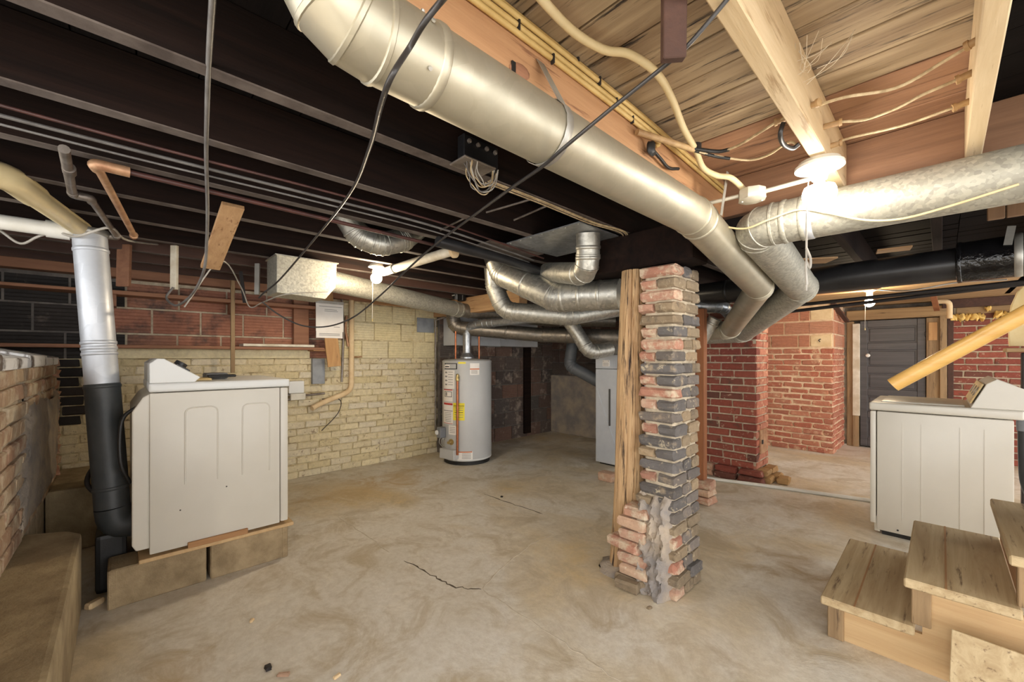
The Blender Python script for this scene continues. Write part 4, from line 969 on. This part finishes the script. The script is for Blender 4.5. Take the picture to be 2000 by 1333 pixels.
for a in (0.6, 3.7): lathe('screw', (-0.53+0.036*math.cos(a), 1.845+0.036*math.sin(a), 1.850), [(0.005, 0), (0.004, 0.004)], 'strap', jb, 8, (0, 0, -1))
def knob_wire(label, pts, tubes):
    t = thing('knob_and_tube_wire', label, 'wire', pts[0], 'old cloth wires through the pale joists')
    cord('wire', pts, 0.0042, 'cloth_wire', t)
    for (a, b) in tubes:
        a, b = Vector(a), Vector(b); d = (b-a).normalized()
        tube('insulator_tube', [a, a+d*0.008, a+d*0.0081, b], 0.009, 'tube_brown', t, 10, True, [0.012, 0.012, 0.009, 0.009])
knob_wire('topmost cloth wire sagging between the two pale joists', [(-0.271,1.502,1.97), (-0.189,1.472,1.95), (-0.086,1.522,1.95), (0,1.493,1.96), (0.07,1.461,1.97)], [((-0.246,1.468,1.96), (-0.286,1.482,1.965)), ((0.038,1.469,1.965), (0.074,1.456,1.97))])
knob_wire('middle cloth wire sagging between the two pale joists', [(-0.279,1.662,1.97), (-0.226,1.662,1.97), (-0.165,1.68,1.96), (-0.093,1.648,1.95), (-0.039,1.616,1.95), (0.024,1.617,1.96), (0.066,1.621,1.97)], [((-0.22,1.665,1.97), (-0.285,1.656,1.97)), ((0.025,1.618,1.96), (0.069,1.618,1.97))])
knob_wire('lowest cloth wire sagging above the bare bulb', [(-0.281,1.776,1.95), (-0.215,1.784,1.96), (-0.089,1.784,1.95), (0.01,1.768,1.95), (0.061,1.774,1.96)], [((-0.236,1.787,1.955), (-0.281,1.78,1.95)), ((0.021,1.768,1.95), (0.063,1.773,1.96))])
knob_wire('upper cloth wire from the black tape splice to the pale joist', [(-0.619,1.541,1.985), (-0.569,1.601,1.98), (-0.506,1.595,1.975), (-0.418,1.543,1.97), (-0.363,1.514,1.97), (-0.325,1.514,1.975)], [((-0.371,1.514,1.97), (-0.323,1.521,1.975))])
knob_wire('lower cloth wire from the black tape splice to the bulb box', [(-0.622,1.55,1.98), (-0.584,1.621,1.975), (-0.505,1.705,1.96), (-0.434,1.693,1.95), (-0.36,1.643,1.95), (-0.333,1.65,1.93)], [])
ts = thing('taped_splice', 'brown porcelain tube with black taped splice crossing the tan cables', 'splice', (-0.663,1.369,1.98))
tube('insulator_tube', [(-0.716,1.269,1.985), (-0.632,1.528,1.985)], 0.011, 'tube_brown', ts, 10)
cord('tape', [(-0.635,1.513,1.985), (-0.575,1.595,1.98), (-0.536,1.609,1.978)], 0.007, 'black', ts)
cord('tape', [(-0.637,1.527,1.985), (-0.591,1.614,1.975), (-0.553,1.661,1.968)], 0.006, 'black', ts)
lathe('knob', (-0.627,1.538,1.985), [(0.018, 0), (0.018, 0.02), (0.012, 0.024)], 'iron_dark', ts, 12)
bm = bmesh.new(); bmesh.ops.create_icosphere(bm, subdivisions=2, radius=0.022)
c0 = Vector((-0.71,1.357,1.958))
for v in bm.verts: v.co = Vector((v.co.x*0.6, v.co.y*1.2, v.co.z*1.1))*random.uniform(0.8, 1.2)+c0
bm_obj('tape_lump', bm, 'black', ts, True, 50)
cord('tape', [c0, (-0.712,1.43,1.946), (-0.715,1.501,1.936), (-0.712,1.578,1.956)], 0.006, 'black', ts)
tag(cord('bulb_cable', [(-0.729,1.93,1.827), (-0.59,1.925,1.768), (-0.493,1.92,1.781), (-0.389,1.93,1.799), (-0.293,1.93,1.76), (-0.19,1.935,1.711), (-0.097,1.94,1.694), (0.012,1.95,1.709), (0.159,1.95,1.738)], 0.004, 'beige_cable'), 'thin beige wire draped across the spangled branch duct', 'wire')
tag(board('hanging_cleat', (-0.361,0.781,1.947), (-0.371,0.799,1.813), 0.045, 0.022, 'joist_red', None, (0.72, 0.69, 0)), 'short brown wooden cleat hanging down between the near joists', 'wood')
tag(cord('loop_cable', [(-0.332,1.453,1.93), (-0.341,1.456,1.9), (-0.345,1.51,1.89), (-0.332,1.561,1.89), (-0.316,1.568,1.9)], 0.007, 'cord'), 'small black cable loop beside the pale joist above the bulb', 'cable')
web = thing('cobweb', 'wispy cobweb strands hanging from the subfloor beside the pale joist', 'cobweb', (-0.249,1.351,2.05))
web['kind'] = 'stuff'
rnd = random.Random(11)
for k in range(14):
    a = Vector((-0.231,1.312,2.06)); b = Vector((-0.257,1.342,1.98))
    s = a+Vector((rnd.uniform(-.05, .08), rnd.uniform(-.06, .06), rnd.uniform(-0.02, 0.015))); e = b+Vector((rnd.uniform(-.04, .04), rnd.uniform(-.04, .04), rnd.uniform(-.04, .05)))
    cord('strand', [s, s.lerp(e, 0.5)+Vector((rnd.uniform(-.02, .02), rnd.uniform(-.02, .02), -0.02)), e], 0.0008, 'web', web, 4, 4)

# ================================================================ LONG CORDS
tag(cord('extension_cord', [(-0.908,0.12,1.902), (-0.958,0.125,1.9), (-1.173,0.146,1.905), (-1.424,0.173,1.891), (-1.685,0.203,1.878), (-2.054,0.251,1.836), (-2.327,0.282,1.753), (-2.511,0.292,1.642), (-2.753,0.27,1.552), (-2.99,0.224,1.51), (-3.134,0.189,1.565), (-3.159,0.221,1.632)], 0.0062, 'cord_grey', None, 8), 'grey cord running straight down the left of the picture to a white cleat', 'cord')
tag(cord('extension_cord', [(-0.421,0.312,1.699), (-0.504,0.34,1.743), (-0.541,0.331,1.725), (-0.592,0.336,1.719), (-0.593,0.305,1.658), (-0.68,0.33,1.663), (-0.945,0.429,1.719), (-1.374,0.558,1.775), (-1.998,0.657,1.783), (-2.617,0.659,1.667), (-2.796,0.616,1.603), (-2.875,0.606,1.579)], 0.0048, 'cord', None, 8), 'black cord crossing in front of the satin duct elbow', 'cord')
tag(cord('extension_cord', [(-0.262,0.827,1.906), (-0.282,0.834,1.9), (-0.353,0.818,1.84), (-0.408,0.819,1.824), (-0.516,0.793,1.774), (-0.625,0.765,1.719), (-0.706,0.781,1.708), (-0.869,0.828,1.716), (-1.19,0.926,1.73), (-1.519,0.986,1.707), (-1.856,1.024,1.643), (-2.134,1.022,1.549), (-2.399,0.99,1.453), (-2.607,0.917,1.406), (-2.748,0.812,1.414), (-2.847,0.708,1.481), (-2.885,0.625,1.557)], 0.0045, 'cord', None, 8), 'long black cord sagging from the upper right joist to the left shelf', 'cord')
tag(cord('white_wire', [(-3.088,0.267,1.513), (-3.039,0.434,1.804), (-3.307,0.588,1.7), (-3.497,0.679,1.584), (-3.312,0.727,1.608), (-3.034,0.801,1.639), (-3,1.055,1.68)], 0.004, 'cord_white'), 'thin white wire sagging past the upper shelf brackets', 'wire')

# ================================================================ LEFT CEILING PIPES AND WIRES
p1 = thing('water_pipe', 'rusty orange steel pipe crossing under the joists with an elbow', 'pipe', (-1.96, 0, 1.86))
tube('pipe', [(-1.97, -0.06, 1.862), (-2.92, 0.045, 1.858)], 0.013, 'iron_rust', p1, 12)
tube('elbow', fillet([(-1.99, -0.06, 1.862), (-1.945, -0.07, 1.862), (-1.95, 0.02, 1.862)], 0.03, 4)[0], 0.018, 'iron_rust', p1, 12)
tube('long_pipe', [(-1.95, 0.0, 1.862), (-2.02, 1.5, 1.862), (-1.98, 2.0, 1.86)], 0.009, 'red_wire', p1, 12)
lathe('end_valve', (-2.92, 0.045, 1.858), [(0.018, 0), (0.018, 0.03)], 'iron_rust', p1, 10, (-1, 0, 0))
p2 = thing('steel_pipe', 'grey steel pipe with an offset crossing under the joists beside the drain pipe', 'pipe', (-2.3, -0.12, 1.86))
tube('pipe', [(-1.88, -0.13, 1.865), (-2.33, -0.14, 1.86)], 0.014, 'iron', p2, 12)
tube('offset', fillet([(-2.33, -0.14, 1.86), (-2.37, -0.14, 1.86), (-2.37, -0.09, 1.86), (-2.42, -0.09, 1.86)], 0.03, 3)[0], 0.016, 'iron', p2, 12)
tube('pipe', [(-2.40, -0.09, 1.86), (-3.0, -0.02, 1.855)], 0.013, 'iron', p2, 12)
tube('elbow', fillet([(-2.98, -0.02, 1.856), (-3.03, -0.02, 1.855), (-3.03, -0.10, 1.855)], 0.03, 3)[0], 0.017, 'iron', p2, 12)
tube('collar', [(-2.05, -0.131, 1.864), (-2.10, -0.132, 1.863)], 0.018, 'iron', p2, 12)
for (lab, x, z, r, m, wob) in (('pale cable running along the third dark joist, upper of the pair', -1.79, 1.888, 0.006, 'cord_grey', 0.01), ('pale cable running along the third dark joist, lower of the pair', -1.83, 1.880, 0.004, 'cord_grey', 0.02), ('dull red wire running beside the pale cables under the joists', -1.70, 1.884, 0.005, 'red_wire', 0.02)):
    tag(cord('ceiling_cable', [(x, -0.6, z), (x-wob, 0.0, z), (x+wob, 0.6, z-wob*0.5), (x-wob, 1.2, z), (x-0.1, 2.0, z-0.02)], r, m), lab, 'cable')
tag(tube('waste_pipe', [(-1.90, 1.25, 1.85), (-1.92, 1.75, 1.84), (-1.93, 2.25, 1.80)], 0.03, 'black_duct', None, 16), 'black waste pipe sloping under the joists toward the fat elbow duct', 'pipe')
wp = thing('wrapped_pipe', 'white wrapped pipe running under the joists past the left bulb', 'pipe', (-2.809,1.426,1.865))
tube('wrap', [(-2.93,1.437,1.862), (-2.064,1.464,1.868)], 0.03, 'white_wood', wp, 16)
lathe('end_flange', (-2.064,1.464,1.868), [(0.03, -0.01), (0.045, 0), (0.045, 0.02), (0.02, 0.03)], 'cream_block', wp, 16, (0.5, 0.2, 0))
ring('band', (-2.759,1.44,1.863), (1, 0.1, 0), 0.031, 0.02, 'strap', wp, 16)
for i, (a, b, lab) in enumerate((((-1.5, 0.98, 1.90), (-1.32, 1.20, 1.93), 'first'), )):
    pass
for k, (a, b, lab) in enumerate((((-1.545,1.298,1.93), (-1.265,1.338,1.93), 'thin grey rod bracing joists just left of the sagging cord'), ((-1.533,1.475,1.93), (-1.248,1.444,1.93), 'thin grey rod bracing joists right of the sagging cord'), ((-1.943,1.295,1.93), (-1.664,1.269,1.93), 'thin grey rod bracing joists above the curved joist elbow'))):
    tag(tube('brace_rod', [a, b], 0.005, 'iron', None, 8), lab, 'rod', 'rods between joists')
# transformer with coiled wires on the second joist
ft = thing('wire_block', 'black terminal block with a coil of dangling wires on the joist', 'terminal block', (-1.16, 0.93, 1.95))
bx('block', -1.185, -1.145, 0.86, 1.02, 1.91, 2.0, 'black_gloss', ft, 0.004)
bx('bracket', -1.19, -1.10, 0.83, 0.97, 1.890, 1.897, 'iron', ft, 0.002)
for k in range(4): lathe('terminal', (-1.144, 0.88+k*0.04, 1.975), [(0.008, 0), (0.008, 0.008), (0.004, 0.01)], 'iron', ft, 8, (1, 0, 0))
rnd = random.Random(5)
for k in range(8):
    cx, cy, r = -1.13+rnd.uniform(-.015, .02), 0.925+rnd.uniform(-.01, .01), 0.055+rnd.uniform(-.015, .012)
    cord('loose_wire', [(cx+rnd.uniform(-.01, .01), cy+r*math.cos(a), 1.89+r*1.35*math.sin(a)*(1 if math.sin(a) < 0 else 0.3)) for a in (0.1, -0.5, -1.1, -1.6, -2.1, -2.7, -3.2)], 0.0022, ('cord_white', 'cloth_wire', 'cord_grey')[k % 3], ft, 4, 6)
for k, (x, lab) in enumerate(((-1.195, 'inner'), (-1.205, 'middle'), (-1.222, 'outer'))):
    tag(cord('bell_wire', [(x, 1.02, 1.905-0.01), (x+0.01, 1.3, 1.890), (x-0.005, 1.7, 1.892), (x+0.01, 2.0, 1.89), (x-0.25, 2.25, 1.885)], 0.0028, 'cloth_wire'), lab+' thin brown wire from the terminal block along the joist edge', 'wire', 'wires from the terminal block')
rl = thing('relay_switch', 'black and grey electrical relay fixed on the beam above the heater', 'switch', (-3.35, 2.83, 1.75))
c = Vector((-3.792,2.84,1.955))
bx('body', c.x-0.05, c.x+0.05, c.y-0.05, c.y, c.z-0.10, c.z+0.10, 'black_gloss', rl, 0.006)
bx('cover', c.x-0.09, c.x-0.045, c.y-0.06, c.y-0.01, c.z-0.08, c.z+0.05, 'grey_plastic', rl, 0.006)
bx('terminals', c.x-0.16, c.x-0.10, c.y-0.04, c.y, c.z-0.06, c.z+0.01, 'black_gloss', rl, 0.004)
for k in range(3): lathe('contact', (c.x-0.155+k*0.02, c.y-0.041, c.z-0.02), [(0.008, 0), (0.006, 0.008)], 'porcelain', rl, 8, (0, -1, 0))
tag(cord('relay_wire', [(c.x-0.75, 2.7, c.z+0.02), (c.x-0.3, 2.78, c.z+0.06), (c.x, 2.80, c.z+0.10), (c.x+0.25, 2.82, c.z+0.13)], 0.004, 'beige_cable'), 'thin beige wire along the beam above the relay', 'wire')
# boards hanging from joists
tag(board('diagonal_brace', (-2.18, 0.36, 1.895), (-2.72, 0.345, 1.70), 0.085, 0.02, 'wood_x', None, (0, 1, 0)), 'pale diagonal board nailed below the dark joists', 'board')
tag(board('hanging_board', (-3.579,0.012,1.932), (-3.584,0.007,1.665), 0.085, 0.02, 'shelf', None, (0.72, 0.69, 0)), 'reddish board hanging down beside the silver stack', 'board')
tag(board('hanging_board', (-3.179,0.229,1.887), (-3.181,0.227,1.623), 0.038, 0.02, 'white_wood', None, (0.72, 0.69, 0)), 'narrow white cleat hanging where the grey cord ends', 'board')
tag(board('hanging_board', (-3.4,0.707,1.891), (-3.403,0.705,1.666), 0.034, 0.016, 'strap', None, (0.72, 0.69, 0)), 'narrow grey metal strip hanging left of the square duct box', 'strip')
tag(board('brown_strap', (-3.661,0.651,1.867), (-3.699,0.684,1.633), 0.03, 0.006, 'iron_dark', None, (0.72, 0.69, 0)), 'dark strap hanging in front of the upper shelf', 'strap')
# ================================================================ SHELVES AND THINGS ON THE LEFT WALL
s1 = thing('wall_shelf', 'long brown upper shelf board on the clay tile wall', 'shelf', (-4.35, 0.5, 1.7))
bx('board', -4.45, -4.24, -0.85, 1.40, 1.69, 1.712, 'shelf', s1, 0.003)
bx('front_lip', -4.245, -4.235, -0.06, 1.40, 1.685, 1.715, 'shelf', s1, 0.002)
for y in (-0.05, 0.69): bx('bracket', -4.45, -4.28, y, y+0.02, 1.60, 1.69, 'shelf', s1)
s2 = thing('wall_shelf', 'long brown lower shelf board with yellowish cleat beneath it', 'shelf', (-4.35, 0.5, 1.3))
bx('board', -4.45, -4.24, -0.95, 1.46, 1.285, 1.31, 'shelf', s2, 0.003)
bx('cleat', -4.45, -4.42, -0.05, 1.38, 1.205, 1.285, 'cream_tile', s2, 0.003)
bx('end_bracket', -4.45, -4.25, 1.36, 1.60, 1.275, 1.30, 'wood_y', s2, 0.002)
tag(bx('shelf_upright', -4.25, -4.225, 0.68, 0.71, 1.08, 1.88, 'old_wood_z', None, 0.002), 'thin vertical strip supporting both wall shelves', 'upright')
tag(bx('white_board', -4.40, -4.22, 0.77, 1.36, 1.312, 1.335, 'white_wood', None, 0.003), 'flat white board lying on the lower shelf', 'board')
tag(bx('wall_stud', -4.44, -4.38, 1.22, 1.36, 1.32, 1.82, 'shelf', None, 0.004), 'dark brown upright board behind the document sleeve', 'board')
bdp = board('backing_board', (-4.25, 1.475, 1.86), (-4.22, 1.55, 1.12), 0.13, 0.02, 'wood_z', None, (0, 1, 0)); tag(bdp, 'tan upright board holding the plastic document sleeve', 'board')
ds = thing('document_sleeve', 'clear plastic sleeve of white papers pinned on the tan board', 'papers', (-4.22, 1.5, 1.6))
bx('papers', -4.217, -4.210, 1.37, 1.635, 1.47, 1.75, 'paper', ds, 0.001)
bx('back_sheet', -4.222, -4.216, 1.375, 1.63, 1.405, 1.52, 'paper', ds, 0.001)
for k, (y0, y1, z) in enumerate(((1.40, 1.62, 1.715), (1.45, 1.57, 1.685), (1.45, 1.58, 1.67), (1.54, 1.60, 1.515), (1.40, 1.60, 1.43), (1.40, 1.60, 1.445))): bx('print_line', -4.2105, -4.209, y0, y1, z, z+0.005, 'ink', ds)
bx('sleeve_rim', -4.218, -4.208, 1.365, 1.64, 1.745, 1.775, 'cord_white', ds, 0.002)
tag(bx('grey_board', -4.45, -4.40, 1.40, 1.52, 0.94, 1.20, 'slate', None, 0.003), 'grey painted board below the lower shelf end', 'board')
mb = thing('outlet_box', 'white electrical box on the cream brick wall right of the dryer', 'electrical box', (-4.4, 1.2, 0.9))
bx('box', -4.45, -4.36, 1.17, 1.31, 0.86, 0.98, 'white_cool', mb, 0.008, 2)
bx('lower_box', -4.45, -4.38, 1.19, 1.33, 0.79, 0.86, 'box_metal', mb, 0.005)
for z in (0.80, 0.845): tube('conduit', [(-4.40, 0.95, z), (-4.40, 1.2, z)], 0.012, 'iron', mb, 10)
tube('conduit', [(-4.41, 1.33, 0.83), (-4.41, 1.52, 0.84)], 0.012, 'iron', mb, 10)
tag(tube('service_conduit', fillet([(-4.41, 1.80, 1.86), (-4.41, 1.80, 0.85), (-4.40, 1.48, 0.74), (-4.36, 1.38, 0.70)], 0.12, 5)[0], 0.027, 'cream_block', None, 16), 'cream painted conduit bending down the cream wall', 'conduit')
tag(tube('thin_conduit', [(-4.42, 1.70, 1.86), (-4.42, 1.72, 1.5), (-4.42, 1.70, 0.95)], 0.012, 'iron', None, 10), 'thin grey conduit beside the cream painted conduit', 'conduit')
tag(tube('rusty_conduit', [(-4.41, 1.745, 1.66), (-4.41, 1.735, 1.5), (-4.41, 1.765, 1.33)], 0.013, 'iron_rust', None, 10), 'rusty brown conduit between the grey and cream conduits', 'conduit')
tag(tube('wall_tap', [(-4.45, 1.84, 1.215), (-4.38, 1.86, 1.215), (-4.38, 1.90, 1.22)], 0.008, 'iron_rust', None, 8), 'small rusty tap sticking out beside the cream conduit', 'tap')
tag(cord('loose_wire', [(-4.43, 1.50, 0.78), (-4.42, 1.68, 0.76), (-4.42, 1.66, 0.62), (-4.44, 1.5, 0.45)], 0.004, 'iron_dark'), 'thin dark wire dangling below the conduit bend', 'wire')
tag(bx('fan_grille', -4.45, -4.43, 2.62, 2.86, 1.52, 1.70, 'slate', None, 0.005), 'grey louvred patch high on the cream wall near the heater', 'vent')
tag(cord('stack_wire', [(-3.172,-0.431,1.837), (-3.134,-0.362,1.778), (-3.089,-0.3,1.816), (-3.027,-0.235,1.837), (-2.943,-0.161,1.813), (-2.802,-0.042,1.85), (-3.153,0.025,1.873), (-3.775,0.241,2.007)], 0.006, 'cord_white'), 'white wire sagging across the top of the silver stack', 'wire')
# ================================================================ FAR RIGHT CEILING
tag(tube('gas_pipe', [(-1.2, 4.1, 1.64), (0.9, 3.75, 1.67)], 0.014, 'iron_dark', None, 10), 'upper thin black pipe below the wide black duct', 'pipe')
tag(tube('gas_pipe', [(-1.35, 4.35, 1.60), (0.9, 4.0, 1.70)], 0.014, 'iron_dark', None, 10), 'lower thin black pipe passing before the far bulb', 'pipe')
bd = thing('beadboard_panel', 'brown beadboard piece with yellow foam above the wrapped duct', 'panel', (0.6, 2.6, 1.8))
for k in range(10): bx('slat', 0.13+k*0.052, 0.13+k*0.052+0.049, 2.62, 2.64, 1.79, 1.895, 'bead', bd, 0.003)
rnd = random.Random(2)
for k in range(8):
    bm = bmesh.new(); bmesh.ops.create_icosphere(bm, subdivisions=2, radius=rnd.uniform(0.02, 0.03))
    for v in bm.verts: v.co = v.co*rnd.uniform(0.85, 1.15)+Vector((0.15+k*0.055, 2.61, 1.90))
    bm_obj('foam', bm, 'foam', bd, True, 60)
tag(board('leaning_stick', (-0.93, 6.35, 1.88), (-0.86, 6.9, 1.68), 0.05, 0.025, 'joist_red', None, (1, 0, 0)), 'dark stick slanting down beside the door header, left end', 'stick')
tag(board('leaning_stick', (-0.069,6.4,1.901), (-0.042,7,1.773), 0.05, 0.025, 'post_red', None, (1, 0, 0)), 'reddish stick slanting down beside the door header, right end', 'stick')
tag(board('wood_scrap', (-0.755,3.44,1.895), (-0.53,3.587,1.895), 0.16, 0.012, 'wood_x', None, (0, 1, 0)), 'pale wood scrap nailed under the ceiling left of the wide black duct', 'board')
tag(board('wood_scrap', (-0.291,3.514,1.895), (-0.131,3.538,1.895), 0.10, 0.012, 'wood_x', None, (0, 1, 0)), 'pale wood scrap nailed under the ceiling above the wide black duct', 'board')
tag(tube('pvc_elbow', fillet([(-0.05, 6.9, 1.86), (0.06, 6.9, 1.86), (0.06, 6.9, 1.66)], 0.06, 4)[0], 0.025, 'cream_block', None, 14), 'cream plastic elbow pipe beside the door header', 'pipe')
tag(bx('light_board', -0.95, -0.40, 5.18, 5.28, 1.86, 1.895, 'wood_x', None, 0.003), 'pale board under the ceiling beside the far bulb', 'board')
tag(cord('far_wire', [(-0.45, 5.2, 1.86), (-0.2, 5.0, 1.80), (0.1, 5.05, 1.84), (0.35, 5.0, 1.82)], 0.006, 'cord_white'), 'white wire sagging right of the far bulb', 'wire')
# ================================================================ FLOOR DEBRIS
for k, (p, s, m, lab) in enumerate((((-1.812,0.413,0), (0.03, 0.022, 0.014), 'iron_dark', 'dark metal scrap on the floor near the picture bottom'), ((-1.734,0.447,0), (0.045, 0.014, 0.012), 'pale_brick', 'pale brick sliver on the floor beside the dark scrap'), ((-1.586,0.592,0), (0.028, 0.012, 0.01), 'cream_block', 'small cream chip on the floor near the bottom edge'), ((-2.19,0.433,0), (0.022, 0.014, 0.012), 'cream_block', 'small cream chip on the floor below the dryer blocks'), ((-2.631,2.383,0), (0.02, 0.02, 0.012), 'iron_dark', 'tiny dark scrap on the floor beyond the crack'), ((-0.976,1.846,0), (0.025, 0.018, 0.012), 'pier_tan', 'small brown chip on the floor before the brick column'), ((-2.853,-0.096,0), (0.07, 0.04, 0.03), 'cream_block', 'white stone chip on the floor beside the concrete bench'))):
    bm = box_bm(-s[0]/2, s[0]/2, -s[1]/2, s[1]/2, 0, s[2], min(s)*0.25, 1, Matrix.Translation(Vector(p))@Matrix.Rotation(k*0.9, 4, 'Z'))
    for v in bm.verts: v.co += Vector((random.uniform(-1, 1), random.uniform(-1, 1), 0))*0.002
    tag(bm_obj('floor_chip', bm, m), lab, 'debris', 'chips on the floor')
